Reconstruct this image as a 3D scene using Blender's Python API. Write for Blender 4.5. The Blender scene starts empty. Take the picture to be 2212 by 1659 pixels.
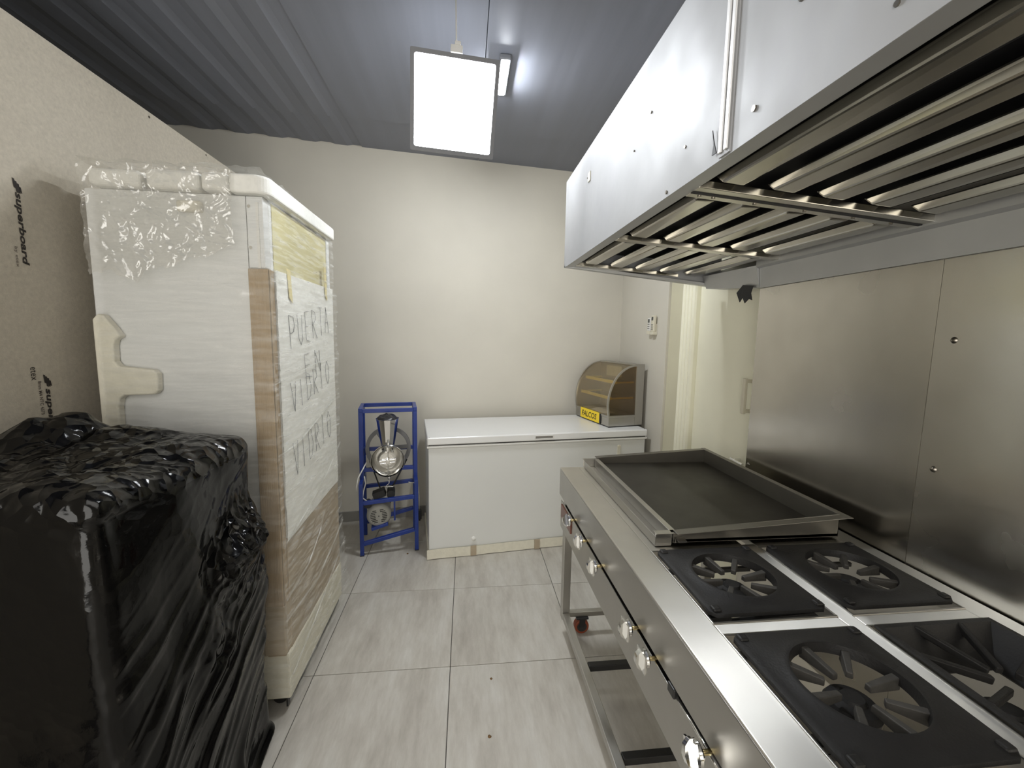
import bpy, bmesh, math, random
from mathutils import Vector, Matrix, noise
random.seed(7)
S = bpy.context.scene
COL = S.collection
PI = math.pi

# ------------------------------------------------------------------ camera
W, H, F = 2212, 1659, 905.0
HC = 1.52
def cam_rot():
    y, p, r = [math.radians(a) for a in (6.3, 6.5, 1.0)]
    fwd = Vector((math.sin(y)*math.cos(p), math.cos(y)*math.cos(p), -math.sin(p)))
    right = Vector((math.cos(y), -math.sin(y), 0))
    up = right.cross(fwd)
    r2 = right*math.cos(r) + up*math.sin(r)
    u2 = -right*math.sin(r) + up*math.cos(r)
    return Matrix((r2, u2, -fwd)).transposed()
cd = bpy.data.cameras.new('camera')
cd.sensor_fit = 'HORIZONTAL'; cd.sensor_width = 36.0; cd.lens = F/W*36.0
cd.clip_start = 0.02
cam = bpy.data.objects.new('camera', cd); COL.objects.link(cam)
cam.matrix_world = Matrix.Translation((0, 0, HC)) @ cam_rot().to_4x4()
S.camera = cam

# ------------------------------------------------------------------ world, exposure
wd = bpy.data.worlds.new('world'); S.world = wd; wd.use_nodes = True
wd.node_tree.nodes['Background'].inputs['Color'].default_value = (1.0, 0.965, 0.90, 1)
wd.node_tree.nodes['Background'].inputs['Strength'].default_value = 0.25
LAMP = 8.0          # radiance of the hanging LED panel
STRIP = 215.0
# added fill light near the ceiling behind the camera; no lamp is known there
al = bpy.data.lights.new('rear_ceiling_fill', 'AREA'); al.shape = 'RECTANGLE'; al.size = 2.0; al.size_y = 1.5
al.energy = 10.0; al.color = (1.0, .965, .91)
alo = bpy.data.objects.new('rear_ceiling_fill', al); COL.objects.link(alo)
alo.location = (-.2, -.95, 2.82); alo.rotation_euler = (math.radians(22), 0, 0)
# added upright light for the low light from rear left; no opening is built
dl = bpy.data.lights.new('rear_left_fill', 'AREA'); dl.shape = 'RECTANGLE'; dl.size = 1.5; dl.size_y = 2.0
dl.energy = 14.0; dl.color = (1.0, .975, .92)
dlo = bpy.data.objects.new('rear_left_fill', dl); COL.objects.link(dlo)
dlo.location = (-.80, -1.62, 1.15); dlo.rotation_euler = (math.radians(90), 0, math.radians(-42))
S.view_settings.view_transform = 'Standard'
S.view_settings.look = 'None'
S.view_settings.gamma = 1.0
S.view_settings.use_curve_mapping = False
S.view_settings.exposure = 1.9

# ------------------------------------------------------------------ materials
def new_mat(name):
    m = bpy.data.materials.new(name); m.use_nodes = True
    nt = m.node_tree
    return m, nt, nt.nodes['Principled BSDF'], nt.nodes['Material Output']
def node(nt, kind, **inp):
    n = nt.nodes.new(kind)
    for k, v in inp.items(): n.inputs[k.replace('_', ' ')].default_value = v
    return n
def tex_noise(nt, scale, stretch=(1, 1, 1), detail=4, rough=.55, coord='Object', rot=(0, 0, 0), rand=False):
    tc = nt.nodes.new('ShaderNodeTexCoord')
    mp = nt.nodes.new('ShaderNodeMapping')
    mp.inputs['Scale'].default_value = stretch; mp.inputs['Rotation'].default_value = rot
    nt.links.new(tc.outputs[coord], mp.inputs['Vector'])
    if rand:
        oi = nt.nodes.new('ShaderNodeObjectInfo')
        mu = nt.nodes.new('ShaderNodeVectorMath'); mu.operation = 'SCALE'
        mu.inputs[0].default_value = (37, 91, 13)
        nt.links.new(oi.outputs['Random'], mu.inputs['Scale'])
        nt.links.new(mu.outputs[0], mp.inputs['Location'])
    n = node(nt, 'ShaderNodeTexNoise', Scale=scale, Detail=detail, Roughness=rough)
    nt.links.new(mp.outputs[0], n.inputs['Vector'])
    return n
def ramp(nt, src, stops):
    r = nt.nodes.new('ShaderNodeValToRGB')
    el = r.color_ramp.elements
    while len(el) < len(stops): el.new(.5)
    for e, (p, c) in zip(el, stops):
        e.position = p; e.color = (*c, 1) if len(c) == 3 else c
    nt.links.new(src, r.inputs['Fac'])
    return r
def maprange(nt, src, a, b, lo=.22, hi=.78):
    m = nt.nodes.new('ShaderNodeMapRange')
    m.inputs['From Min'].default_value = lo; m.inputs['From Max'].default_value = hi
    m.inputs['To Min'].default_value = a; m.inputs['To Max'].default_value = b
    nt.links.new(src, m.inputs['Value'])
    return m
def pbr(name, col, rough=.5, metal=0., var=0., vscale=4., vstretch=(1, 1, 1), rvar=0., rscale=3., rstretch=(1, 1, 1),
        bump=0., bscale=200., bstretch=(1, 1, 1), aniso=0., spec=None, coat=0., bdist=.002, rot=(0, 0, 0)):
    m, nt, b, out = new_mat(name)
    b.inputs['Base Color'].default_value = (*col, 1)
    b.inputs['Roughness'].default_value = rough
    b.inputs['Metallic'].default_value = metal
    if spec is not None: b.inputs['Specular IOR Level'].default_value = spec
    if coat: b.inputs['Coat Weight'].default_value = coat; b.inputs['Coat Roughness'].default_value = .06
    if var:
        n = tex_noise(nt, vscale, vstretch, rot=rot)
        r = ramp(nt, n.outputs['Fac'], [(.22, [c*(1-1.3*var) for c in col]), (.78, [min(1, c*(1+1.3*var)) for c in col])])
        nt.links.new(r.outputs[0], b.inputs['Base Color'])
    if rvar:
        n = tex_noise(nt, rscale, rstretch, rot=rot)
        mr = maprange(nt, n.outputs['Fac'], max(.02, rough-rvar), rough+rvar)
        nt.links.new(mr.outputs[0], b.inputs['Roughness'])
    if bump:
        n = tex_noise(nt, bscale, bstretch, rot=rot)
        bp = node(nt, 'ShaderNodeBump', Strength=bump, Distance=bdist)
        nt.links.new(n.outputs['Fac'], bp.inputs['Height'])
        nt.links.new(bp.outputs[0], b.inputs['Normal'])
    if aniso:
        tg = nt.nodes.new('ShaderNodeTangent'); tg.direction_type = 'UV_MAP'; tg.uv_map = 'UVMap'
        b.inputs['Anisotropic'].default_value = aniso
        nt.links.new(tg.outputs[0], b.inputs['Tangent'])
    return m
def emit(name, col, strength):
    m, nt, b, out = new_mat(name)
    e = node(nt, 'ShaderNodeEmission', Color=(*col, 1), Strength=strength)
    nt.links.new(e.outputs[0], out.inputs['Surface'])
    return m
def glassy(name, tint, gloss=.12, rough=.05, gcol=(1, 1, 1)):
    m, nt, b, out = new_mat(name)
    t = node(nt, 'ShaderNodeBsdfTransparent', Color=(*tint, 1))
    g = node(nt, 'ShaderNodeBsdfGlossy', Color=(*gcol, 1), Roughness=rough)
    lw = node(nt, 'ShaderNodeLayerWeight', Blend=.35)
    mr = maprange(nt, lw.outputs['Fresnel'], gloss*.5, min(1, gloss*4), 0, 1)
    mx = nt.nodes.new('ShaderNodeMixShader')
    nt.links.new(mr.outputs[0], mx.inputs['Fac'])
    nt.links.new(t.outputs[0], mx.inputs[1]); nt.links.new(g.outputs[0], mx.inputs[2])
    nt.links.new(mx.outputs[0], out.inputs['Surface'])
    return m
def film_mat(name, lo, hi, scale, stretch, rot=(0, 0, 0), rough=.22, thr=(.42, .75), col=(.9, .9, .87), gl=.04):
    """stretch film: clear, with milky strands where it is folded"""
    m, nt, b, out = new_mat(name)
    b.inputs['Base Color'].default_value = (*col, 1)
    b.inputs['Roughness'].default_value = rough
    b.inputs['Specular IOR Level'].default_value = .7
    t = node(nt, 'ShaderNodeBsdfTransparent', Color=(.97, .97, .96, 1))
    n = tex_noise(nt, scale, stretch, detail=5, rough=.65, rot=rot)
    mr = maprange(nt, n.outputs['Fac'], lo, hi, *thr)
    bp = node(nt, 'ShaderNodeBump', Strength=.6, Distance=.004)
    nt.links.new(n.outputs['Fac'], bp.inputs['Height'])
    nt.links.new(bp.outputs[0], b.inputs['Normal'])
    mx = nt.nodes.new('ShaderNodeMixShader')
    gs = node(nt, 'ShaderNodeBsdfGlossy', Roughness=rough*.7)
    nt.links.new(bp.outputs[0], gs.inputs['Normal'])
    m0 = node(nt, 'ShaderNodeMixShader', Fac=gl)
    nt.links.new(t.outputs[0], m0.inputs[1]); nt.links.new(gs.outputs[0], m0.inputs[2])
    nt.links.new(mr.outputs[0], mx.inputs['Fac'])
    nt.links.new(m0.outputs[0], mx.inputs[1]); nt.links.new(b.outputs[0], mx.inputs[2])
    nt.links.new(mx.outputs[0], out.inputs['Surface'])
    return m

def tile_mat():
    m, nt, b, out = new_mat('porcelain_tile')
    n1 = tex_noise(nt, 3.0, (3.2, .8, 1), detail=7, rough=.62, rand=True)
    n2 = tex_noise(nt, 9.0, (5, 1.0, 1), detail=6, rough=.7, rand=True)
    r1 = ramp(nt, n1.outputs['Fac'], [(.28, (.40, .37, .325)), (.5, (.53, .505, .455)), (.74, (.62, .605, .565))])
    r2 = ramp(nt, n2.outputs['Fac'], [(.3, (.82, .81, .79)), (.65, (1, 1, 1))])
    mx = nt.nodes.new('ShaderNodeMix'); mx.data_type = 'RGBA'; mx.blend_type = 'MULTIPLY'
    mx.inputs['Factor'].default_value = .8
    nt.links.new(r1.outputs[0], mx.inputs['A']); nt.links.new(r2.outputs[0], mx.inputs['B'])
    nt.links.new(mx.outputs['Result'], b.inputs['Base Color'])
    b.inputs['Roughness'].default_value = .38
    mr = maprange(nt, n2.outputs['Fac'], .3, .5)
    nt.links.new(mr.outputs[0], b.inputs['Roughness'])
    return m

M = {}
M['tile'] = tile_mat()
M['grout'] = pbr('grout', (.07, .065, .058), .9)
M['ceil'] = pbr('painted_roof_sheet', (.205, .216, .256), .48, 0, var=.10, vscale=2.0, vstretch=(6, .3, 1), rvar=.1, rscale=2, rstretch=(6, .3, 1))
M['board'] = pbr('fibre_cement_board', (.50, .455, .375), .85, 0, var=.10, vscale=90, bump=.25, bscale=260)
M['wall'] = pbr('cream_wall_paint', (.61, .58, .505), .72, 0, var=.035, vscale=2.2, bump=.06, bscale=120)
M['ink'] = pbr('printed_ink', (.03, .025, .022), .8)
M['inkfade'] = pbr('faded_ink', (.12, .10, .085), .8)
M['base'] = pbr('grey_baseboard', (.25, .24, .22), .6, var=.1)
M['doorp'] = pbr('pale_door_paint', (.88, .86, .70), .5, var=.03, vscale=3)
M['doorf'] = pbr('door_frame_paint', (.60, .57, .42), .55, var=.04)
M['chrome'] = pbr('chrome', (.86, .86, .85), .09, 1)
M['alu'] = pbr('aluminium_tape', (.80, .80, .80), .45, .3)
M['brass'] = pbr('brass', (.80, .66, .36), .25, 1)
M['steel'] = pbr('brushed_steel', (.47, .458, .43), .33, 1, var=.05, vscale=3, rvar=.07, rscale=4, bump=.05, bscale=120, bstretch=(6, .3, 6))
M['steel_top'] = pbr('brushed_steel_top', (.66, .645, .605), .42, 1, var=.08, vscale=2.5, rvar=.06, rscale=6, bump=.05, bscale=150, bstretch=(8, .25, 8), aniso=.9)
M['hood'] = pbr('filmed_hood_steel', (.40, .405, .415), .66, .42, var=.10, vscale=2.2, rvar=.14, rscale=3.2, bump=.16, bscale=3.5, bdist=.02)
M['hood2'] = pbr('hood_rim_steel', (.46, .465, .465), .45, .7, var=.06, vscale=4, rvar=.05)
M['slat'] = pbr('baffle_steel', (.50, .48, .43), .22, 1, var=.06, vscale=5, rvar=.06)
M['hood_shade_black'] = pbr('shaded_hood_interior', (.014, .014, .015), .6, 0)  # shade of the hood recess put into the colour; the torn film shares it
M['sheet'] = pbr('backsplash_steel', (.56, .535, .485), .24, 1, var=.09, vscale=2.4, vstretch=(1, 1.4, 1), rvar=.10, rscale=2.3, bump=.02, bscale=60, bstretch=(1, .1, 6))
M['bolt'] = pbr('screw_head', (.25, .23, .2), .3, 1)
M['iron'] = pbr('black_cast_iron', (.009, .0085, .0085), .55, .1, var=.25, vscale=25, bump=.35, bscale=180)
M['ironw'] = pbr('worn_grate_iron', (.055, .052, .047), .6, .3, var=.25, vscale=30, bump=.3, bscale=160)
M['griddle'] = pbr('griddle_plate', (.045, .041, .033), .46, .65, var=.22, vscale=3, rvar=.1, rscale=4)
M['griddle_s'] = pbr('griddle_wall_steel', (.20, .19, .168), .38, .85, var=.10, vscale=4)
M['pipe'] = pbr('black_pipe', (.012, .012, .012), .4)
M['rubber'] = pbr('black_rubber', (.018, .018, .018), .6)
M['orange'] = pbr('orange_wheel', (.22, .045, .015), .5)
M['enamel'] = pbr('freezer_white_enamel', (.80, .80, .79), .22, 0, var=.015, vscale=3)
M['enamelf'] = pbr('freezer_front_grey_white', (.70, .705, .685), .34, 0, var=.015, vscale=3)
M['white'] = pbr('white_plastic', (.74, .73, .70), .4)
M['ivory'] = pbr('ivory_plastic', (.66, .62, .50), .45)
M['dark'] = pbr('dark_plastic', (.02, .02, .02), .4)
M['lcd'] = pbr('lcd_grey', (.06, .065, .06), .25)
M['fridge'] = pbr('fridge_panel_white', (.72, .73, .73), .4, 0, var=.02)
M['foam'] = pbr('white_foam', (.83, .825, .78), .8, 0, var=.05, vscale=40, bump=.3, bscale=120)
M['foamy'] = pbr('cream_foam', (.72, .69, .58), .8, 0, var=.06, vscale=30, bump=.3, bscale=110)
M['carton'] = pbr('corrugated_carton', (.40, .30, .19), .85, 0, var=.10, vscale=12, vstretch=(10, 10, .6), bump=.5, bscale=55, bstretch=(6, 6, .15), bdist=.004)
M['carton2'] = pbr('plain_carton', (.42, .345, .25), .85, 0, var=.12, vscale=8)
M['header'] = pbr('yellowed_light_panel', (.62, .57, .32), .25, 0, var=.07, vscale=4)
M['tape'] = pbr('masking_tape', (.72, .63, .34), .6)
M['pen'] = pbr('pen_line', (.11, .11, .125), .7)
M['film'] = film_mat('stretch_film', .06, .38, 4.5, (1.2, 1.2, 9), rot=(.22, .12, 0), thr=(.40, .85))
M['filmf'] = film_mat('stretch_film_front', .04, .66, 6.0, (1, 1.2, 11), rot=(-.45, 0, 0), thr=(.45, .85))
M['bubble'] = film_mat('crinkled_wrap', .10, .34, 14.0, (1, 1, 1), rough=.06, thr=(.35, .8), col=(.84, .82, .77), gl=.12)
M['black'] = pbr('black_polythene', (.0015, .0015, .0017), .12, 0, spec=.25, bump=.12, bscale=26, bdist=.006, rvar=.05, rscale=7)
def crumple_relief(m, centre, radius):
    # fine faceted creases of crumpled polythene: strong in the gathered patch and on the loose top, faint elsewhere
    nt = m.node_tree; bs = nt.nodes['Principled BSDF']
    tc = nt.nodes.new('ShaderNodeTexCoord')
    warp = node(nt, 'ShaderNodeTexNoise', Scale=9.0, Detail=2.0)
    nt.links.new(tc.outputs['Object'], warp.inputs['Vector'])
    mixv = nt.nodes.new('ShaderNodeVectorMath'); mixv.operation = 'MULTIPLY_ADD'
    mixv.inputs[1].default_value = (.06, .06, .06)
    nt.links.new(warp.outputs['Color'], mixv.inputs[0]); nt.links.new(tc.outputs['Object'], mixv.inputs[2])
    vo = node(nt, 'ShaderNodeTexVoronoi', Scale=24.0); nt.links.new(mixv.outputs[0], vo.inputs['Vector'])
    ds = nt.nodes.new('ShaderNodeVectorMath'); ds.operation = 'DISTANCE'; ds.inputs[1].default_value = centre
    nt.links.new(tc.outputs['Object'], ds.inputs[0])
    m1 = maprange(nt, ds.outputs['Value'], 1.0, .05, radius*.45, radius)
    sp = nt.nodes.new('ShaderNodeSeparateXYZ'); nt.links.new(tc.outputs['Object'], sp.inputs[0])
    m2 = maprange(nt, sp.outputs['Z'], 0., .45, 1.10, 1.16)
    mx = nt.nodes.new('ShaderNodeMath'); mx.operation = 'MAXIMUM'
    nt.links.new(m1.outputs[0], mx.inputs[0]); nt.links.new(m2.outputs[0], mx.inputs[1])
    bp = node(nt, 'ShaderNodeBump', Distance=.032)
    nt.links.new(mx.outputs[0], bp.inputs['Strength']); nt.links.new(vo.outputs['Distance'], bp.inputs['Height'])
    old = bs.inputs['Normal'].links[0].from_node
    nt.links.new(old.outputs[0], bp.inputs['Normal'])
    nt.links.new(bp.outputs[0], bs.inputs['Normal'])
crumple_relief(M['black'], (.325, .17, .84), .20)
M['blue'] = pbr('blue_enamel_tube', (.010, .036, .235), .32, 0, var=.12, vscale=15)
M['grey_iron'] = pbr('grey_cast_wheel', (.20, .20, .205), .45, .5, var=.1, vscale=12)
M['motor'] = pbr('grey_motor_paint', (.40, .395, .36), .42, 0, var=.05)
M['bagp'] = pbr('black_bag', (.02, .02, .022), .35, bump=.3, bscale=25, bdist=.01)
M['cord'] = pbr('white_cord', (.70, .69, .65), .5)
M['led'] = emit('led_diffuser', (.94, .97, 1.0), LAMP)
M['ledr'] = emit('led_rear_glow', (.90, .95, 1.0), LAMP*.3)  # glowing back added to the panel to light the back wall and ceiling
M['led2'] = emit('led_strip', (.94, .97, 1.0), STRIP)
M['frame_w'] = pbr('light_panel_frame', (.16, .165, .18), .45)
M['cglass'] = glassy('bronze_case_glass', (.84, .79, .68), .10, .06)
M['cglass2'] = glassy('bronze_side_glass', (.66, .58, .45), .08, .06)
M['yellow'] = pbr('yellow_shelf_edge', (.86, .70, .14), .45)
M['sign'] = pbr('yellow_sign', (.95, .70, .03), .45)
M['shelfg'] = glassy('shelf_glass', (.82, .80, .70), .08, .05)
M['crumb'] = pbr('brown_crumb', (.16, .09, .035), .8)

# ------------------------------------------------------------------ mesh helpers
XF = {}
def tag(o, label=None, cat=None, group=None, kind=None):
    if label: o['label'] = label
    if cat: o['category'] = cat
    if group: o['group'] = group
    if kind: o['kind'] = kind
    return o
def thing(name, label, cat, loc=(0, 0, 0), rotz=0., group=None, kind=None):
    o = bpy.data.objects.new(name, None); COL.objects.link(o)
    o.empty_display_size = .1
    o.location = loc; o.rotation_euler = (0, 0, rotz)
    XF[o.name] = Matrix.Translation(loc) @ Matrix.Rotation(rotz, 4, 'Z')
    tag(o, label, cat, group, kind)
    return o
class MB:
    def __init__(s): s.v = []; s.f = []
    def add(s, vs, fs):
        n = len(s.v); s.v += [Vector(p) for p in vs]; s.f += [tuple(i+n for i in q) for q in fs]; return s
    def hexa(s, p):
        return s.add(p, [(0, 3, 2, 1), (4, 5, 6, 7), (0, 1, 5, 4), (1, 2, 6, 5), (2, 3, 7, 6), (3, 0, 4, 7)])
    def box(s, x0, y0, z0, x1, y1, z1):
        x0, x1 = min(x0, x1), max(x0, x1); y0, y1 = min(y0, y1), max(y0, y1); z0, z1 = min(z0, z1), max(z0, z1)
        return s.hexa([(x0, y0, z0), (x1, y0, z0), (x1, y1, z0), (x0, y1, z0), (x0, y0, z1), (x1, y0, z1), (x1, y1, z1), (x0, y1, z1)])
    def bar(s, a, b, w, h, up=(0, 0, 1)):
        a, b = Vector(a), Vector(b); d = (b-a).normalized(); up = Vector(up)
        x = d.cross(up)
        if x.length < 1e-4: x = d.cross(Vector((0, 1, 0)))
        x.normalize(); y = x.cross(d)
        q = []
        for c in (a, b):
            q += [c - x*w/2 - y*h/2, c + x*w/2 - y*h/2, c + x*w/2 + y*h/2, c - x*w/2 + y*h/2]
        return s.add(q, [(0, 1, 2, 3), (7, 6, 5, 4), (0, 4, 5, 1), (1, 5, 6, 2), (2, 6, 7, 3), (3, 7, 4, 0)])
    def cyl(s, a, b, r0, r1=None, n=20, caps=True):
        r1 = r0 if r1 is None else r1
        a, b = Vector(a), Vector(b); d = (b-a).normalized()
        x = d.orthogonal().normalized(); y = d.cross(x)
        vs = []
        for c, r in ((a, r0), (b, r1)):
            vs += [c + (x*math.cos(2*PI*i/n) + y*math.sin(2*PI*i/n))*r for i in range(n)]
        fs = [(i, (i+1) % n, n+(i+1) % n, n+i) for i in range(n)]
        if caps: fs += [tuple(reversed(range(n))), tuple(range(n, 2*n))]
        return s.add(vs, fs)
    def tube(s, pts, r, n=8):
        pts = [Vector(p) for p in pts]; vs = []; fs = []
        ref = None
        for i, p in enumerate(pts):
            d = (pts[min(i+1, len(pts)-1)] - pts[max(i-1, 0)]).normalized()
            x = d.orthogonal().normalized() if ref is None else (ref - d*ref.dot(d)).normalized()
            ref = x; y = d.cross(x)
            vs += [p + (x*math.cos(2*PI*k/n) + y*math.sin(2*PI*k/n))*r for k in range(n)]
        for i in range(len(pts)-1):
            for k in range(n):
                fs.append((i*n+k, i*n+(k+1) % n, (i+1)*n+(k+1) % n, (i+1)*n+k))
        fs += [tuple(reversed(range(n))), tuple(range((len(pts)-1)*n, len(pts)*n))]
        return s.add(vs, fs)
    def lathe(s, prof, org, axis, n=32, closed=False):
        org = Vector(org); d = Vector(axis).normalized(); x = d.orthogonal().normalized(); y = d.cross(x)
        vs = []; fs = []; m = len(prof)
        for r, h in prof:
            vs += [org + d*h + (x*math.cos(2*PI*k/n) + y*math.sin(2*PI*k/n))*max(r, 1e-5) for k in range(n)]
        for i in range(m if closed else m-1):
            j = (i+1) % m
            for k in range(n): fs.append((i*n+k, i*n+(k+1) % n, j*n+(k+1) % n, j*n+k))
        return s.add(vs, fs)
    def prism(s, poly, fn0, fn1):
        """poly: 2D points; fn0/fn1 map a 2D point to the two end planes"""
        n = len(poly)
        vs = [fn0(*p) for p in poly] + [fn1(*p) for p in poly]
        fs = [tuple(reversed(range(n))), tuple(range(n, 2*n))] + [(i, (i+1) % n, n+(i+1) % n, n+i) for i in range(n)]
        return s.add(vs, fs)
    def grid(s, fn, nu, nv):
        vs = [fn(i/nu, j/nv) for j in range(nv+1) for i in range(nu+1)]
        fs = [(j*(nu+1)+i, j*(nu+1)+i+1, (j+1)*(nu+1)+i+1, (j+1)*(nu+1)+i) for j in range(nv) for i in range(nu)]
        return s.add(vs, fs)
    def build(s, name, mat, parent=None, smooth=False, bevel=0., seg=2, world=True, angle=None, weld=False, uv=False, recalc=True, label=None):
        mx = XF.get(parent.name) if parent is not None else None
        inv = mx.inverted() if (mx is not None and world) else None
        vs = [tuple(inv @ p) if inv is not None else tuple(p) for p in s.v]
        me = bpy.data.meshes.new(name); me.from_pydata(vs, [], s.f); me.validate()
        bm = bmesh.new(); bm.from_mesh(me)
        if weld: bmesh.ops.remove_doubles(bm, verts=bm.verts, dist=1e-5)
        if recalc: bmesh.ops.recalc_face_normals(bm, faces=bm.faces)
        if uv:
            ul = bm.loops.layers.uv.new('UVMap')
            for f in bm.faces:
                n = f.normal
                for l in f.loops:
                    c = l.vert.co
                    if abs(n.z) > .7: l[ul].uv = (c.x, c.y)
                    elif abs(n.x) > .7: l[ul].uv = (c.y, c.z)
                    else: l[ul].uv = (c.x, c.z)
        if smooth:
            for f in bm.faces: f.smooth = True
            if angle is not None:
                for e in bm.edges:
                    if len(e.link_faces) == 2 and e.calc_face_angle(0) > angle: e.smooth = False
        bm.to_mesh(me); bm.free()
        me.materials.append(mat)
        o = bpy.data.objects.new(name, me); COL.objects.link(o)
        if parent is not None:
            o.parent = parent
            if mx is not None: XF[o.name] = mx
        if bevel:
            b = o.modifiers.new('bevel', 'BEVEL'); b.width = bevel; b.segments = seg; b.limit_method = 'ANGLE'; b.angle_limit = math.radians(40)
            b.harden_normals = False
        if label: o['label'] = label
        return o
def clone(o, parent, loc=None):
    c = o.copy(); COL.objects.link(c); c.parent = parent
    if parent is not None and parent.name in XF: XF[c.name] = XF[parent.name]
    if loc is not None: c.location = loc
    return c
def struct(o): o['kind'] = 'structure'; return o
def text_part(name, body, mat, parent, org, xdir, ydir, length=None, height=None, shear=0., bold=0., world=True, squash=None):
    """flat printed lettering: org is the lower left of the text, xdir the reading direction"""
    cu = bpy.data.curves.new(name, 'FONT'); cu.body = body; cu.size = 1.0; cu.shear = shear; cu.offset = bold; cu.resolution_u = 3
    tmp = bpy.data.objects.new(name+'_tmp', cu); COL.objects.link(tmp)
    dg = bpy.context.evaluated_depsgraph_get()
    me = bpy.data.meshes.new_from_object(tmp.evaluated_get(dg))
    bpy.data.objects.remove(tmp); bpy.data.curves.remove(cu)
    xs = [v.co.x for v in me.vertices]; ys = [v.co.y for v in me.vertices]
    sx = length/(max(xs)-min(xs)) if length else None
    sy = height/(max(ys)-min(ys)) if height else sx
    sx = sx or sy
    org, xd, yd = Vector(org), Vector(xdir).normalized(), Vector(ydir).normalized()
    x0, y0 = min(xs), min(ys)
    mx = XF.get(parent.name); inv = mx.inverted() if (mx is not None and world) else Matrix.Identity(4)
    for v in me.vertices:
        v.co = inv @ (org + xd*((v.co.x-x0)*sx) + yd*((v.co.y-y0)*sy))
    me.materials.clear(); me.materials.append(mat)
    me.name = name
    o = bpy.data.objects.new(name, me); COL.objects.link(o); o.parent = parent
    if mx is not None: XF[o.name] = mx
    return o
def fbm(p, o=4): return noise.fractal(p, 1.0, 2.0, o, noise_basis='PERLIN_ORIGINAL')
def sridge(p): return max(0., 1.0 - (math.sqrt(noise.noise(p)**2 + .0035) - .03)*2.2)
def _h(i, j, k):
    v = math.sin(i*127.1 + j*311.7 + k*74.7)*43758.5453
    return v - math.floor(v)
def facet(u, v, seed):
    iu, iv = math.floor(u), math.floor(v); best = -9
    for a in (-1, 0, 1):
        for b in (-1, 0, 1):
            ci, cj = iu+a, iv+b
            dx = u - (ci + .15 + .7*_h(ci, cj, seed)); dy = v - (cj + .15 + .7*_h(ci, cj, seed+1))
            val = .55*_h(ci, cj, seed+2) + 1.1*(_h(ci, cj, seed+3)-.5)*dx + 1.1*(_h(ci, cj, seed+4)-.5)*dy - .75*math.hypot(dx, dy)
            if val > best: best = val
    return best
def ridge(p): return 1.0 - min(1.0, abs(noise.noise(p))*2.2)

# ------------------------------------------------------------------ room
XL, XR, YB = -1.35, 1.39, -2.2
ZC = 2.89
def yback(x): return 3.51 + .13*x
RB = math.atan(.13)
XFAR = -3.2

def clip_poly(poly, inside, cut):
    out = []
    for i, p in enumerate(poly):
        q = poly[(i+1) % len(poly)]
        ip, iq = inside(p), inside(q)
        if ip: out.append(p)
        if ip != iq: out.append(cut(p, q))
    return out
def clip_half(poly, a, b, c):           # keep a*x+b*y<=c
    f = lambda p: a*p[0]+b*p[1]-c
    def cut(p, q):
        t = f(p)/(f(p)-f(q)); return (p[0]+(q[0]-p[0])*t, p[1]+(q[1]-p[1])*t)
    return clip_poly(poly, lambda p: f(p) <= 0, cut)

fl = MB().prism([(XFAR, YB), (1.52, YB), (1.52, yback(1.52)), (XFAR, yback(XFAR))], lambda x, y: (x, y, -.08), lambda x, y: (x, y, -.004))
floor = struct(fl.build('floor', M['grout']))
TP = .604
full = None
for i in range(-2, 4):
    for j in range(-7, 4):
        x0, y0 = -.066 + i*TP + .0016, 1.793 + j*TP + .0016
        x1, y1 = x0 + TP - .0032, y0 + TP - .0032
        poly = [(x0, y0), (x1, y0), (x1, y1), (x0, y1)]
        xr = 1.30 if y1 < 1.775 else 1.386
        q = clip_half(poly, -1, 0, 1.347); q = clip_half(q, 1, 0, xr); q = clip_half(q, -.13, 1, 3.505); q = clip_half(q, 0, -1, 2.19)
        if len(q) < 3: continue
        ar = abs(sum(q[k][0]*q[(k+1) % len(q)][1]-q[(k+1) % len(q)][0]*q[k][1] for k in range(len(q))))/2
        if ar < 1e-3: continue
        if len(q) == 4 and q == poly:
            if full is None:
                full = MB().box(0, 0, -.005, TP-.0032, TP-.0032, 0).build('tile', M['tile'], floor, bevel=.0012, seg=1)
                full.location = (x0, y0, 0)
            else:
                clone(full, floor, (x0, y0, 0))
        else:
            MB().prism(q, lambda x, y: (x, y, -.005), lambda x, y: (x, y, 0)).build('tile', M['tile'], floor, bevel=.0012, seg=1)

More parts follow.
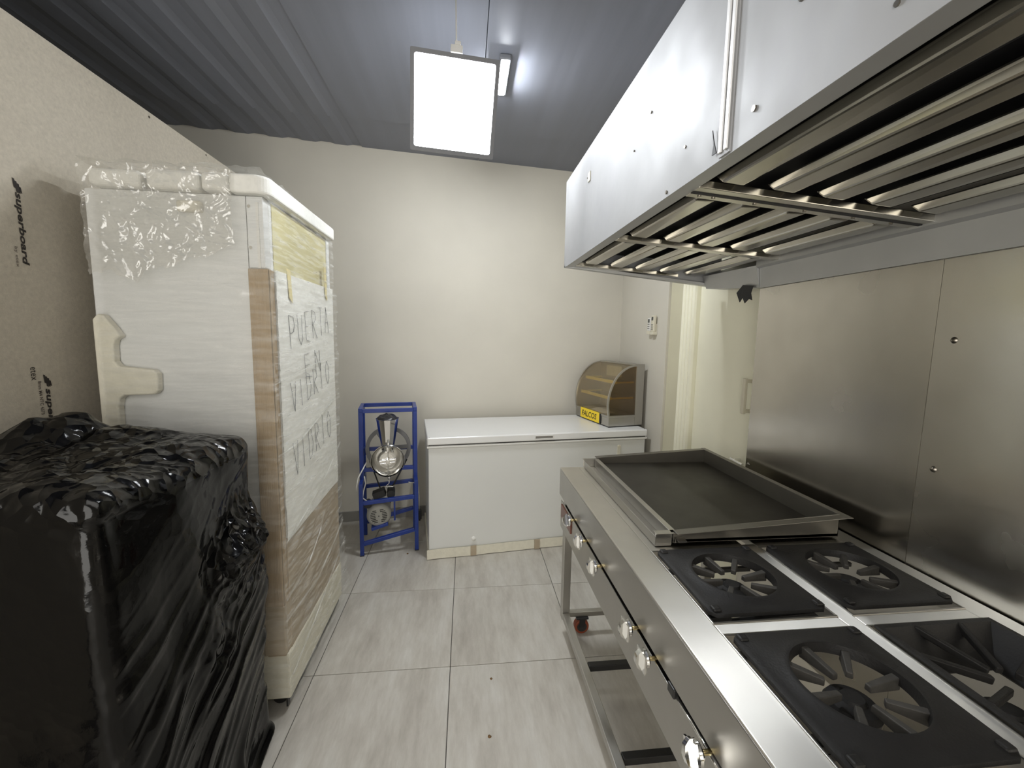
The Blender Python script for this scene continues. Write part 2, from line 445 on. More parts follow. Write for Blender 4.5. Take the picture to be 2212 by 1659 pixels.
# ceiling: ribbed painted roof sheets on a flat slab
ce = MB().prism([(XFAR, YB), (1.52, YB), (1.52, yback(1.52)), (XFAR, yback(XFAR))], lambda x, y: (x, y, ZC+.03), lambda x, y: (x, y, ZC+.1))
ceiling = struct(ce.build('ceiling', M['ceil']))
def seam_y(x): return 3.008 + .0677*x
SW = .87
for k in range(-2, 3):
    xa = -.782 + k*SW + .002
    xb = xa + SW - .004
    xa, xb = max(xa, XFAR), min(xb, 1.50)
    prof = []
    npitch = 4; p = SW/npitch
    dp = .009 if k < 0 else .0008
    for q in range(npitch):
        o = -.782 + k*SW + q*p
        prof += [(o + .00*p, dp), (o + .18*p, .0), (o + .55*p, .0), (o + .73*p, dp)]
    prof.append((-.782 + (k+1)*SW, dp))
    prof = [(min(max(x, xa), xb), z) for x, z in prof]
    for part in (0, 1):
        ya = (lambda x: YB) if part == 0 else (lambda x: seam_y(x) - .03)
        yb = (lambda x: seam_y(x)) if part == 0 else (lambda x: yback(x))
        dz = 0 if part == 0 else .012
        m = MB(); n = len(prof)
        for x, z in prof: m.v.append(Vector((x, ya(x), ZC+z+dz)))
        for x, z in prof: m.v.append(Vector((x, yb(x), ZC+z+dz)))
        for x, z in prof: m.v.append(Vector((x, ya(x), ZC+z+dz+.003)))
        for x, z in prof: m.v.append(Vector((x, yb(x), ZC+z+dz+.003)))
        for i in range(n-1):
            m.f += [(i, n+i, n+i+1, i+1), (2*n+i, 2*n+i+1, 3*n+i+1, 3*n+i), (i, i+1, 2*n+i+1, 2*n+i), (n+i, 3*n+i, 3*n+i+1, n+i+1)]
        m.build('roof_sheet', M['ceil'], ceiling)

# left wall: fibre-cement board partition 2.44 m high
wl = struct(MB().box(XL-.10, YB, 0, XL, yback(XL)-.0, 2.443).build('wall_left', M['board']))
for (y, z) in ((2.062, 2.422), (2.459, 2.428), (1.2, 2.42)):
    MB().cyl((XL-.004, y, z), (XL+.0015, y, z), .005, n=10).build('screw', M['bolt'], wl)
DN, UPY = (0, 0, -1), (0, 1, 0)
XT = XL + .0012
def logo_mark(y, z):
    m = MB()
    for k, (dy, l, o) in enumerate(((-.006, .030, 0), (0, .036, .006), (.006, .030, .012), (.011, .02, .02))):
        yy = y + dy
        m.add([(XT, yy-.0035, z-o), (XT, yy+.0025, z-o-.002), (XT, yy+.005, z-o-l), (XT, yy-.001, z-o-l+.004)], [(0, 1, 2, 3)])
    m.build('printed_mark', M['ink'], wl, recalc=False)
logo_mark(1.474, 1.965)
text_part('printed_lettering', 'superboard', M['ink'], wl, (XT, 1.463, 1.925), DN, (0, 1, .06), length=.215, height=.026, shear=.2, bold=.03)
text_part('printed_lettering', 'by etex', M['inkfade'], wl, (XT, 1.447, 1.762), DN, (0, 1, .06), length=.06, height=.012)
logo_mark(1.502, 1.372)
text_part('printed_lettering', 'superboard', M['ink'], wl, (XT, 1.490, 1.325), DN, (0, 1, .06), length=.215, height=.026, shear=.2, bold=.03)
text_part('printed_lettering', '8mm M4 NTC 4373', M['inkfade'], wl, (XT, 1.474, 1.352), DN, (0, 1, .06), length=.108, height=.011, bold=.02)
text_part('printed_lettering', '16/02/20', M['inkfade'], wl, (XT, 1.474, 1.222), DN, (0, 1, .06), length=.05, height=.011, bold=.02)
text_part('printed_lettering', 'etex', M['ink'], wl, (XT, 1.455, 1.398), DN, (0, 1, .06), length=.042, height=.017)

# back wall, running slightly oblique to the tiles
def bw(x, d=0., z=0.): return (x - d*.129, yback(x) + d*.992, z)
wb = MB().hexa([bw(XFAR, 0, 0), bw(1.55, 0, 0), bw(1.55, .12, 0), bw(XFAR, .12, 0), bw(XFAR, 0, ZC+.08), bw(1.55, 0, ZC+.08), bw(1.55, .12, ZC+.08), bw(XFAR, .12, ZC+.08)])
wall_back = struct(wb.build('wall_back', M['wall']))
struct(MB().hexa([bw(XL+.001, -.012, 0), bw(1.388, -.012, 0), bw(1.388, -.0005, 0), bw(XL+.001, -.0005, 0), bw(XL+.001, -.012, .085), bw(1.388, -.012, .085), bw(1.388, -.0005, .085), bw(XL+.001, -.0005, .085)]).build('baseboard_back', M['base'], bevel=.002))
struct(MB().box(XFAR-.1, YB, 0, XFAR, 3.1, ZC+.08).build('wall_outer_left', M['wall']))

struct(MB().box(XFAR, YB-.1, 0, 1.55, YB, ZC+.08).build('wall_front', M['wall']))
# right wall with the doorway
DY0, DY1, DZ = 1.775, 2.81, 2.12
wr = MB()
wr.prism([(XR, DY1), (1.55, DY1), (1.55, yback(1.55)), (XR, yback(XR))], lambda x, y: (x, y, 0), lambda x, y: (x, y, ZC+.08))
wr.box(XR, DY0, DZ, 1.55, DY1, ZC+.08)
wr.box(1.308, YB, 0, 1.55, DY0, ZC+.08)
wall_right = struct(wr.build('wall_right', M['wall']))
door = thing('door_1', 'pale yellow-green painted door beside the steel backsplash', 'door', (1.45, 2.3, 0), kind='structure')
MB().box(1.405, 2.645, 0, 1.54, DY1-.002, DZ-.002).build('door_frame', M['doorf'], door, bevel=.002)
for k in range(4):
    y0 = 2.485 + k*.04
    MB().prism([(y0, 0), (y0+.006, .012), (y0+.020, .018), (y0+.034, .012), (y0+.040, 0)],
               lambda y, d: (1.40-d+.012, y, 0), lambda y, d: (1.40-d+.012, y, DZ-.01)).build('casing_moulding', M['doorp'], door, smooth=True, angle=.7)
MB().box(1.412, 2.485, 0, 1.50, 2.645, DZ-.005).build('casing_board', M['doorp'], door)
MB().box(1.435, DY0+.005, .01, 1.475, 2.484, DZ-.01).build('door_leaf', M['doorp'], door, bevel=.003)
h = MB().bar((1.395, 1.955, 1.15), (1.395, 1.955, 1.33), .016, .022, (0, 1, 0))
h.box(1.395, 1.945, 1.155, 1.436, 1.965, 1.172).box(1.395, 1.945, 1.308, 1.436, 1.965, 1.325)
h.build('pull_handle', M['ivory'], door, bevel=.003)
b = MB().cyl((1.436, 2.0, .895), (1.40, 2.0, .895), .009, n=12).bar((1.40, 2.03, .898), (1.40, 1.93, .892), .012, .010)
b.build('lever', M['chrome'], door, bevel=.002)

# ------------------------------------------------------------------ hanging LED panel
def lamp():
    c = Vector((-.0562, 1.893, 2.473)); a, t, r = [math.radians(q) for q in (1.0, 20.4, 2.8)]
    R = Matrix.Rotation(a, 3, 'Z') @ Matrix.Rotation(t, 3, 'X') @ Matrix.Rotation(r, 3, 'Y')
    P = lambda x, y, z: c + R @ Vector((x, y, z))
    L = thing('hanging_panel_light', 'bright square LED panel hanging on edge from the dark ceiling', 'light', tuple(c))
    hs, fo = .162, .179
    def rr(s, rad, n=5):
        pts = []
        for cx, cy, a0 in ((s-rad, s-rad, 0), (-s+rad, s-rad, 90), (-s+rad, -s+rad, 180), (s-rad, -s+rad, 270)):
            for k in range(n+1):
                an = math.radians(a0 + 90*k/n); pts.append((cx + rad*math.cos(an), cy + rad*math.sin(an)))
        return pts
    MB().prism(rr(hs, .008), lambda x, z: P(x, -.001, z), lambda x, z: P(x, .006, z)).build('diffuser', M['led'], L)
    MB().prism(rr(hs, .008), lambda x, z: P(x, .014, z), lambda x, z: P(x, .021, z)).build('rear_glow', M['ledr'], L)
    m = MB(); o, i_ = rr(fo, .006), rr(hs+.001, .009); n = len(o)
    for pts, y in ((o, -.004), (i_, -.004), (o, .024), (i_, .024)):
        m.v += [P(x, y, z) for x, z in pts]
    for k in range(n):
        j = (k+1) % n
        m.f += [(k, j, n+j, n+k), (k, 2*n+k, 2*n+j, j), (n+k, n+j, 3*n+j, 3*n+k), (2*n+k, 3*n+k, 3*n+j, 2*n+j)]
    m.build('frame', M['frame_w'], L)
    top = P(.0, .004, fo)
    MB().bar(P(-.022, .004, fo+.012), P(.026, .004, fo+.012), .02, .03).bar(P(-.006, .004, fo+.034), P(.018, .004, fo+.034), .012, .014).build('terminal_block', M['white'], L, bevel=.003)
    w0 = P(.0, .004, fo+.03)
    MB().tube([w0, w0 + Vector((0, -.002, .03)), Vector((w0.x-.003, w0.y-.002, ZC+.004))], .0028, 8).build('cord', M['cord'], L, smooth=True)
lamp()
sl = thing('led_strip_light', 'small lit LED batten on the ceiling right of the hanging panel', 'light', (.195, 2.37, ZC))
MB().box(.156, 2.200, ZC-.028, .212, 2.520, ZC-.003).build('housing', M['frame_w'], sl, bevel=.006)
MB().box(.170, 2.215, ZC-.034, .202, 2.505, ZC-.027).build('diffuser', M['led2'], sl, bevel=.005)

# ------------------------------------------------------------------ cooker hood
HX, HZ0, HZ1 = .545, 1.907, 2.362
HYN = -.35
hood = thing('extractor_hood', 'long stainless steel extractor hood above the cooking range', 'extractor hood', (.9, 1.0, HZ0))
def hood_end(x): return 2.372 - .18*(x-HX)
def zf(x): return 1.913 - .078*(x-.59)
def wavy(u, v, y0, y1):
    y = y0 + (y1-y0)*u; z = HZ0 + (HZ1-HZ0)*v
    d = .0022*fbm(Vector((y*2.2, z*3.0, 3.1)), 3)
    e = min(u, 1-u, v, 1-v)
    return (HX + d*min(1, e*12), y, z)
for (y0, y1) in ((.905, 2.372), (HYN, .868)):
    m = MB().grid(lambda u, v: wavy(u, v, y0, y1), 60, 18)
    m.build('front_panel', M['hood'], hood, smooth=True, recalc=False)
j = MB().box(HX-.003, .868, HZ0+.004, HX+.006, .905, HZ1)
j.build('joint_plate', M['hood'], hood)
for y in (.873, .893):
    MB().box(HX-.007, y, HZ0+.012, HX-.003, y+.012, HZ1-.002).build('joint_strip', M['alu'], hood, bevel=.0015)
# rim under the front and the far end
MB().prism([(HX, HZ0), (.590, HZ0), (.590, HZ0+.02), (HX+.003, HZ0+.02)], lambda x, z: (x, HYN, z), lambda x, z: (x, hood_end(x), z)).build('front_rim', M['hood2'], hood, bevel=.0015)
e = MB().hexa([(HX, hood_end(HX), HZ0), (1.386, hood_end(1.386), 1.80), (1.386, hood_end(1.386)-.035, 1.80), (HX, hood_end(HX)-.035, HZ0),
               (HX, hood_end(HX), HZ0+.016), (1.386, hood_end(1.386), 1.816), (1.386, hood_end(1.386)-.035, 1.816), (HX, hood_end(HX)-.035, HZ0+.016)])
e.build('end_rim', M['hood2'], hood, bevel=.0015)
e = MB().hexa([(HX, hood_end(HX)-.004, HZ0+.01), (1.386, hood_end(1.386)-.004, 1.81), (1.386, hood_end(1.386), 1.81), (HX, hood_end(HX), HZ0+.01),
               (HX, hood_end(HX)-.004, HZ1), (1.386, hood_end(1.386)-.004, HZ1), (1.386, hood_end(1.386), HZ1), (HX, hood_end(HX), HZ1)])
e.build('end_panel', M['hood'], hood)
MB().prism([(HX, HYN), (1.30, HYN), (1.30, 1.77), (1.386, 1.78), (1.386, hood_end(1.386)), (HX, hood_end(HX))], lambda x, y: (x, y, HZ1), lambda x, y: (x, y, HZ1+.006)).build('top_panel', M['hood'], hood)
MB().prism([(.596, HYN), (1.296, HYN), (1.296, hood_end(1.3)-.04), (.596, hood_end(.6)-.04)], lambda x, y: (x, y, zf(x)+.075), lambda x, y: (x, y, zf(x)+.085)).build('shade_plate', M['hood_shade_black'], hood)  # dark plates closing the recess, its shade put into their colour
MB().box(.592, HYN, HZ0+.02, .596, 2.32, HZ0+.09).build('shade_plate', M['hood_shade_black'], hood)
# rear channel along the wall (grey, protective film peeling)
MB().prism([(1.298, 1.752), (1.306, 1.752), (1.306, 1.90), (1.272, 1.90), (1.272, 1.845), (1.290, 1.838)], lambda x, z: (x, HYN, z), lambda x, z: (x, 1.773, z)).build('rear_channel', M['hood2'], hood)
MB().hexa([(1.298, 1.775, 1.755), (1.386, 1.775, 1.755), (1.386, 2.18, 1.79), (1.298, 2.20, 1.795), (1.274, 1.775, 1.85), (1.386, 1.775, 1.90), (1.386, 2.18, 1.90), (1.274, 2.20, 1.86)]).build('rear_channel', M['hood2'], hood)
# filters
BARS = (2.275, 1.655, 1.095, .33, -.25)
for k, y in enumerate(BARS):
    wd_ = .018 if k != 2 else .036
    m = MB()
    m.hexa([(.588, y-wd_, zf(.588)-.008), (1.285, y-wd_, zf(1.285)-.008), (1.285, y+wd_, zf(1.285)-.008), (.588, y+wd_, zf(.588)-.008),
            (.588, y-wd_, zf(.588)+.012), (1.285, y-wd_, zf(1.285)+.012), (1.285, y+wd_, zf(1.285)+.012), (.588, y+wd_, zf(.588)+.012)])
    m.build('filter_bar', M['slat'], hood, bevel=.002)
    if k == 2:
        m = MB().hexa([(.588, y-.006, zf(.588)-.010), (1.285, y-.006, zf(1.285)-.010), (1.285, y+.006, zf(1.285)-.010), (.588, y+.006, zf(.588)-.010),
            (.588, y-.006, zf(.588)-.0075), (1.285, y-.006, zf(1.285)-.0075), (1.285, y+.006, zf(1.285)-.0075), (.588, y+.006, zf(.588)-.0075)])
        m.build('filter_gap', M['hood_shade_black'], hood)
        for x in (.62, .66, .78, .93, 1.08, 1.2):
            MB().cyl((x, y+.02, zf(x)-.007), (x, y+.02, zf(x)-.010), .005, n=10).build('rivet', M['bolt'], hood)
slat_lo = slat_hi = None
for b_ in range(4):
    ya, yb = BARS[b_+1] + (.04 if b_+1 == 2 else .022), BARS[b_] - (.04 if b_ == 2 else .022)
    for k in range(5):
        xc = .662 + k*.139; z = zf(xc); s_ = -.078
        hw, hb = .036, .029
        m = MB()
        m.hexa([(xc-hb, ya+.022, z-s_*-hb), (xc+hb, ya+.022, z+s_*hb), (xc+hb, yb-.022, z+s_*hb), (xc-hb, yb-.022, z-s_*hb),
                (xc-hw, ya, z+.022-s_*hw), (xc+hw, ya, z+.022+s_*hw), (xc+hw, yb, z+.022+s_*hw), (xc-hw, yb, z+.022-s_*hw)])
        m.build('filter_slat', M['slat'], hood, bevel=.005)
        xc += .0695
        if k < 4:
            z = zf(xc)
            m = MB().hexa([(xc-.030, ya, z+.040), (xc+.030, ya, z+.040), (xc+.030, yb, z+.040), (xc-.030, yb, z+.040),
                           (xc-.020, ya, z+.060), (xc+.020, ya, z+.060), (xc+.020, yb, z+.060), (xc-.020, yb, z+.060)])
            m.build('upper_baffle', M['hood_shade_black'], hood, bevel=.004)
# torn protective film hanging at the far rear corner, square sticker and specks on the face
fl_ = [(0, 0), (.06, .012), (.10, -.02), (.085, -.065), (.066, -.045), (.055, -.072), (.030, -.055), (.012, -.062), (.016, -.03)]
MB().prism(fl_, lambda y, z: (1.285 + .15*max(0, -z), 1.80+y*1.2, 1.765+z), lambda y, z: (1.288 + .15*max(0, -z), 1.80+y*1.2, 1.765+z)).build('torn_film', M['hood_shade_black'], hood)
for (y, z, s_) in ((1.90, 2.215, .013),):
    MB().box(HX-.004, y, z, HX-.001, y+.034, z+.038).build('sticker', M['foamy'], hood)
for (y, z, r_) in ((1.28, 2.19, .004), (1.40, 2.13, .003), (.70, 2.08, .005), (.80, 1.96, .006), (.53, 1.95, .004), (1.95, 2.24, .003), (1.06, 2.0, .004), (1.15, 1.92, .005)):
    MB().cyl((HX-.003, y, z), (HX+.002, y, z), r_, n=7).build('rivet', M['bolt'], hood)
MB().prism([(0, 0), (.012, .03), (.020, .055), (.012, .02), (.016, 0)], lambda y, z: (HX-.006, .912+y, 1.925+z), lambda y, z: (HX-.004, .912+y, 1.925+z)).build('torn_film', M['hood_shade_black'], hood)

# ------------------------------------------------------------------ steel backsplash sheets on the right wall
for k, (y0, y1, x, lab) in enumerate(((1.0445, 1.774, 1.3005, 'smudged stainless backsplash sheet between the door and the vertical seam'),
                                      (YB+.6, 1.0435, 1.3005, 'stainless backsplash sheet behind the near burners, at the right photo edge'))):
    s_ = thing('backsplash_sheet', lab, 'wall panel', (x+.003, (y0+y1)/2, .3), group='backsplash sheets')
    MB().box(x, y0, .30, x+.003, y1, 1.750).build('steel_plate', M['sheet'], s_, bevel=.0008)
    pts = ((.995, 1.53), (1.003, 1.171)) if k == 1 else ((1.755, .95),)
    for y, z in pts:
        MB().lathe([(.0001, .006), (.006, .0045), (.009, 0)], (x, y, z), (-1, 0, 0), 14).build('screw', M['bolt'], s_, smooth=True)

# ------------------------------------------------------------------ cooking range
stove = thing('cooking_range', 'stainless steel gas range on a wheeled open frame', 'stove', (.88, 1.05, 0))
SX0, SX1, SY0, SY1, SZ = .472, 1.292, .10, 2.0, .872
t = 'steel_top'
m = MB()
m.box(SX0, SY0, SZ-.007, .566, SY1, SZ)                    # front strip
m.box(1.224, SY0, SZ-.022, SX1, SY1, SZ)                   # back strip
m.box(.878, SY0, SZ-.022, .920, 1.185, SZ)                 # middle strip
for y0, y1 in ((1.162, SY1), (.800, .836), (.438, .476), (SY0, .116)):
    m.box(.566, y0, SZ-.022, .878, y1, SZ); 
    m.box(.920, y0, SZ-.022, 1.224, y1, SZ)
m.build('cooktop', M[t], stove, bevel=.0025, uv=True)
OPEN = [(.566, .836, .878, 1.162), (.920, .836, 1.224, 1.162), (.566, .476, .878, .800), (.920, .476, 1.224, .800), (.566, .116, .878, .438), (.920, .116, 1.224, .438)]
for (x0, y0, x1, y1) in OPEN[:4]:
    m = MB(); w_ = .004
    m.box(x0-.002, y0-.002, SZ-.03, x0+w_, y1+.002, SZ+.003).box(x1-w_, y0-.002, SZ-.03, x1+.002, y1+.002, SZ+.003)
    m.box(x0, y0-.002, SZ-.03, x1, y0+w_, SZ+.003).box(x0, y1-w_, SZ-.03, x1, y1+.002, SZ+.003)
    m.build('opening_lip', M['steel'], stove, bevel=.0018)
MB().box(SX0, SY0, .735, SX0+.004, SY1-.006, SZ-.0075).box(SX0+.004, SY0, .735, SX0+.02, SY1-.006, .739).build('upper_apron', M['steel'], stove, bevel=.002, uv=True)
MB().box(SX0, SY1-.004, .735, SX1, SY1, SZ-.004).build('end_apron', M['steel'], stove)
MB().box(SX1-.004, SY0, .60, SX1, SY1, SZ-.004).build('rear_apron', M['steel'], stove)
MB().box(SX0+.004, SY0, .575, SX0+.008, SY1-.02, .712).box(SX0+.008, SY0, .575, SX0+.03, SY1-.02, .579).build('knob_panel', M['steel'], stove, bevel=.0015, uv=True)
MB().box(SX0+.034, SY0+.01, .60, SX0+.037, SY1-.03, .80).build('shade_plate', M['pipe'], stove)  # dark plate added behind the slit, its colour stands for the shade there
MB().tube([(SX0+.022, SY0, .722), (SX0+.022, SY1-.03, .722)], .011, 10).build('gas_pipe', M['pipe'], stove, smooth=True)
MB().tube([(SX0+.008, .60, .713), (SX0+.008, .83, .713)], .005, 8).build('pipe_trim', M['chrome'], stove, smooth=True)
MB().box(SX0-.003, .815, .708, SX0+.012, .845, .732).build('pipe_clip', M['pipe'], stove, bevel=.003)
MB().cyl((SX0+.004, .70, .60), (SX0-.001, .70, .60), .006, n=10).build('screw', M['bolt'], stove, bevel=.001)
# legs, lower frame, casters
for x in (.492, 1.248):
    for y in (SY1-.032, SY0+.03):
        MB().box(x, y-.02, .085, x+.04, y+.02, .85).build('leg', M['steel'], stove, bevel=.003)
for x in (.494, 1.251):
    MB().box(x, SY0+.05, .092, x+.034, SY1-.053, .122).build('lower_rail', M['steel'], stove, bevel=.003)
for y in (SY1-.032, 1.61, 1.212, .60, SY0+.03):
    z0 = .092 if y > 1.9 or y < .2 else .096
    MB().box(.530, y-.014, z0, 1.264, y+.014, z0+.026).build('cross_bar', M['steel'] if y > 1.9 else M['pipe'], stove, bevel=.002)
MB().box(.530, SY1-.055, .80, .536, SY1-.04, .84).build('bracket', M['steel'], stove)
for x in (.60, 1.20):
    for y in (SY1-.032, SY0+.04):
        c = MB().box(x-.032, y-.025, .082, x+.032, y+.025, .092).box(x-.016, y-.024, .038, x+.016, y-.020, .084).box(x-.016, y+.020, .038, x+.016, y+.024, .084)
        c = c.build('caster', M['pipe'], stove, bevel=.002)
        MB().cyl((x, y-.018, .038), (x, y+.018, .038), .038, n=24).build('wheel_tyre', M['orange'], c, bevel=.006)
        MB().cyl((x, y-.0195, .038), (x, y+.0195, .038), .026, n=20).build('wheel_hub', M['rubber'], c, bevel=.002)
# knobs
def knob(y, z, rot):
    st = MB().cyl((SX0+.012, y, z), (SX0-.022, y, z), .0055, n=12)
    X0 = SX0-.018
    k = MB()
    k.lathe([(.0001, .002), (.021, .002), (.0245, .006), (.0235, .012), (.016, .016), (.0001, .018)], (X0+.004, y, z), (-1, 0, 0), 28)
    # raised winged grip
    d = Vector((0, math.cos(rot), math.sin(rot))); u = Vector((-1, 0, 0)); c = Vector((X0-.010, y, z))
    prof = [(-.026, 0), (-.026, .006), (-.016, .017), (0, .021), (.016, .017), (.026, .006), (.026, 0)]
    s_ = d.cross(u)
    k.prism(prof, lambda a, b: c + d*a + u*b - s_*.007, lambda a, b: c + d*a + u*b + s_*.007)
    k.prism([(-.024, 0), (-.024, .005), (.024, .005), (.024, 0)], lambda a, b: c + s_*a + u*b - d*.023, lambda a, b: c + s_*a + u*b + d*.023)
    ko = k.build('knob', M['chrome'], stove, smooth=True, angle=.6)
    st.build('stem', M['brass'], ko, smooth=True, angle=.8)
for (y, z, r_) in ((1.72, .722, .9), (1.532, .722, PI/2), (1.349, .722, PI/2), (1.036, .720, PI/2), (.925, .720, PI/2), (.686, .718, 1.1), (.575, .718, PI/2)):
    knob(y, z, r_)
MB().box(SX0-.001, 1.765, .635, SX0+.004, 1.955, .70).build('name_plate', pbr('reddish_plate', (.16, .055, .035), .3, .4), stove, bevel=.001)
# burners below the openings
for (x0, y0, x1, y1) in OPEN[:4]:
    cx, cy = (x0+x1)/2, (y0+y1)/2
    b = MB().lathe([(.0001, .030), (.018, .030), (.022, .024), (.040, .020), (.046, .010), (.044, 0), (.018, -.012), (.014, -.03), (.0001, -.03)], (cx, cy, .832 if (x0, y0) != OPEN[3][:2] else .775), (0, 0, 1), 24)
    b.tube([(cx, cy, .765), (cx-.06, cy, .762), (SX0+.03, cy, .735)], .011, 8)
    b.build('burner', M['iron'], stove, smooth=True, angle=.7)
    for (yb_) in ((y0+.02, y1-.02) if y0 > .8 else (y0+.02,)):
        MB().bar((x0, yb_, .815), (x1, yb_, .815), .012, .012).build('burner_support', M['pipe'], stove)

# burner grates: cast plate with a round opening and radial fingers
def grate_mesh(size):
    hs = size/2; n = 64; r = .100
    m = MB(); z0, z1 = .0, .009
    def sq(a):
        c, s_ = math.cos(a), math.sin(a); k = hs/max(abs(c), abs(s_)); return (c*k, s_*k)
    rings = [[(*sq(2*PI*(i+.5)/n), z0) for i in range(n)],
             [(sq(2*PI*(i+.5)/n)[0], sq(2*PI*(i+.5)/n)[1], z1) for i in range(n)],
             [((hs-.012)/hs*sq(2*PI*(i+.5)/n)[0], (hs-.012)/hs*sq(2*PI*(i+.5)/n)[1], z1+.003) for i in range(n)],
             [(math.cos(2*PI*(i+.5)/n)*(r+.022), math.sin(2*PI*(i+.5)/n)*(r+.022), z1+.002) for i in range(n)],
             [(math.cos(2*PI*(i+.5)/n)*(r+.012), math.sin(2*PI*(i+.5)/n)*(r+.012), z1+.008) for i in range(n)],
             [(math.cos(2*PI*(i+.5)/n)*(r+.003), math.sin(2*PI*(i+.5)/n)*(r+.003), z1+.008) for i in range(n)],
             [(math.cos(2*PI*(i+.5)/n)*r, math.sin(2*PI*(i+.5)/n)*r, z0-.004) for i in range(n)],
             [(math.cos(2*PI*(i+.5)/n)*(r+.01), math.sin(2*PI*(i+.5)/n)*(r+.01), z0-.004) for i in range(n)]]
    for rg in rings: m.v += [Vector(p) for p in rg]
    for k in range(len(rings)):
        k2 = (k+1) % len(rings)
        for i in range(n): m.f.append((k*n+i, k*n+(i+1) % n, k2*n+(i+1) % n, k2*n+i))
    return m
GL = ('black cast-iron burner grate beside the griddle, on the front row', 'black cast-iron burner grate beside the griddle, against the backsplash side',
      'nearest black cast-iron burner grate on the front row of the range')
plate_me = finger_o = None
src = None
def finger(k):
    a = 2*PI*k/8 + PI/8*.35; c, s_ = math.cos(a), math.sin(a); r0 = .034 if k % 2 == 0 else .044
    P = lambda r_, o, z: (c*r_ - s_*o, s_*r_ + c*o, z)
    return MB().hexa([P(.106, -.0085, -.016), P(.106, .0085, -.016), P(r0, .0065, -.010), P(r0, -.0065, -.010),
                      P(.106, -.0075, .010), P(.106, .0075, .010), P(r0, .0055, .003), P(r0, -.0055, .003)])
for k, (x0, y0, x1, y1) in enumerate(OPEN[:3]):
    g = thing('burner_grate', GL[k], 'burner grate', ((x0+x1)/2, (y0+y1)/2, SZ+.0035), group='cast-iron plate grates on the range')
    if src is None:
        parts = [grate_mesh(.298).build('plate', M['iron'], g, world=False, smooth=True, angle=.9)]
        parts += [finger(q).build('finger', M['ironw'], g, world=False, bevel=.002) for q in range(8)]
        for sx in (-1, 1):
            for sy in (-1, 1):
                parts.append(MB().box(sx*.132-.010, sy*.132-.010, .008, sx*.132+.010, sy*.132+.010, .017).build('corner_nub', M['iron'], g, world=False, bevel=.004))
        src = parts
    else:
        for q in src: clone(q, g)
# fourth burner: open grate, bars slanting down to the burner
x0, y0, x1, y1 = OPEN[3]
cx, cy = (x0+x1)/2, (y0+y1)/2
g = thing('burner_grate', 'open black burner grate with slanting bars at the right photo edge', 'burner grate', (cx, cy, SZ+.003))
m = MB(); hs = .149
rim = [(hs, .004), (hs, .010), (hs-.012, .010), (.085, -.055), (.080, -.06), (.085, -.066), (hs-.006, -.002)]
for s_ in range(4):
    an = s_*PI/2; R = Matrix.Rotation(an, 3, 'Z'); n = len(rim)
    vs = [R @ Vector((-q[0], -q[0], q[1])) for q in rim] + [R @ Vector((q[0], -q[0], q[1])) for q in rim]
    m.add(vs, [(i, (i+1) % n, n+(i+1) % n, n+i) for i in range(n)])
m.build('sloped_pan', M['iron'], g, world=False, weld=True)
for q in range(8):
    a = q*PI/4 + PI/8; c, s_ = math.cos(a), math.sin(a); k = .140/max(abs(c), abs(s_))
    MB().bar((c*k, s_*k, .004), (c*.034, s_*.034, -.016), .013, .016).build('bar', M['iron'], g, world=False, bevel=.003)

# ------------------------------------------------------------------ griddle tray with grease trough
gr = thing('griddle', 'dark rectangular griddle tray with steel grease trough on the range', 'griddle', (.94, 1.59, SZ))
GX0, GX1, GY0, GY1 = .652, 1.225, 1.195, 1.99
zr = lambda x: .922 + (.957-.922)*(x-GX0)/(GX1-GX0)
MB().box(GX0, GY0, SZ+.008, GX1, GY1, .893).build('cooking_plate', M['griddle'], gr, bevel=.002)
def side_wall(y, out):
    th = .004
    return MB().hexa([(GX0, y-th/2, SZ+.008), (GX1, y-th/2, SZ+.008), (GX1, y+th/2, SZ+.008), (GX0, y+th/2, SZ+.008),
                      (GX0, y-th/2, zr(GX0)), (GX1, y-th/2, zr(GX1)), (GX1, y+th/2, zr(GX1)), (GX0, y+th/2, zr(GX0))]) \
               .hexa([(GX0, y+out*.030, zr(GX0)-.003), (GX1+.02, y+out*.030, zr(GX1)-.003), (GX1+.02, y, zr(GX1)-.003), (GX0, y, zr(GX0)-.003),
                      (GX0, y+out*.030, zr(GX0)), (GX1+.02, y+out*.030, zr(GX1)), (GX1+.02, y, zr(GX1)), (GX0, y, zr(GX0))])
side_wall(GY0+.002, -1).build('side_wall', M['griddle_s'], gr, bevel=.001)
side_wall(GY1-.002, 1).build('side_wall', M['griddle_s'], gr, bevel=.001)
MB().box(GX1-.004, GY0, SZ+.008, GX1, GY1, zr(GX1)).box(GX1-.001, GY0-.03, zr(GX1)-.003, GX1+.02, GY1+.03, zr(GX1)).build('rear_wall', M['griddle_s'], gr, bevel=.001)
MB().box(GX0+.01, GY0+.02, SZ+.0005, GX0+.05, GY0+.06, SZ+.008).box(GX1-.05, GY0+.02, SZ+.0005, GX1-.01, GY0+.06, SZ+.008).box(GX0+.01, GY1-.06, SZ+.0005, GX0+.05, GY1-.02, SZ+.008).box(GX1-.05, GY1-.06, SZ+.0005, GX1-.01, GY1-.02, SZ+.008).build('foot_pads', M['pipe'], gr)
TX0, TX1 = .590, .650
tr = MB().box(TX0, GY0-.005, SZ+.002, TX1-.006, GY1, SZ+.005)
tr.box(TX0, GY0-.005, SZ+.005, TX0+.003, GY1, .906).box(TX1-.008, GY0-.005, SZ+.005, TX1-.005, GY1, .917)
tr.box(TX1-.008, GY0-.005, .915, TX1+.012, GY1, .918)
tr.box(TX0, GY0-.005, SZ+.005, TX1-.008, GY0-.002, .917).box(TX0-.004, GY1-.003, SZ+.005, TX1-.008, GY1, .917)
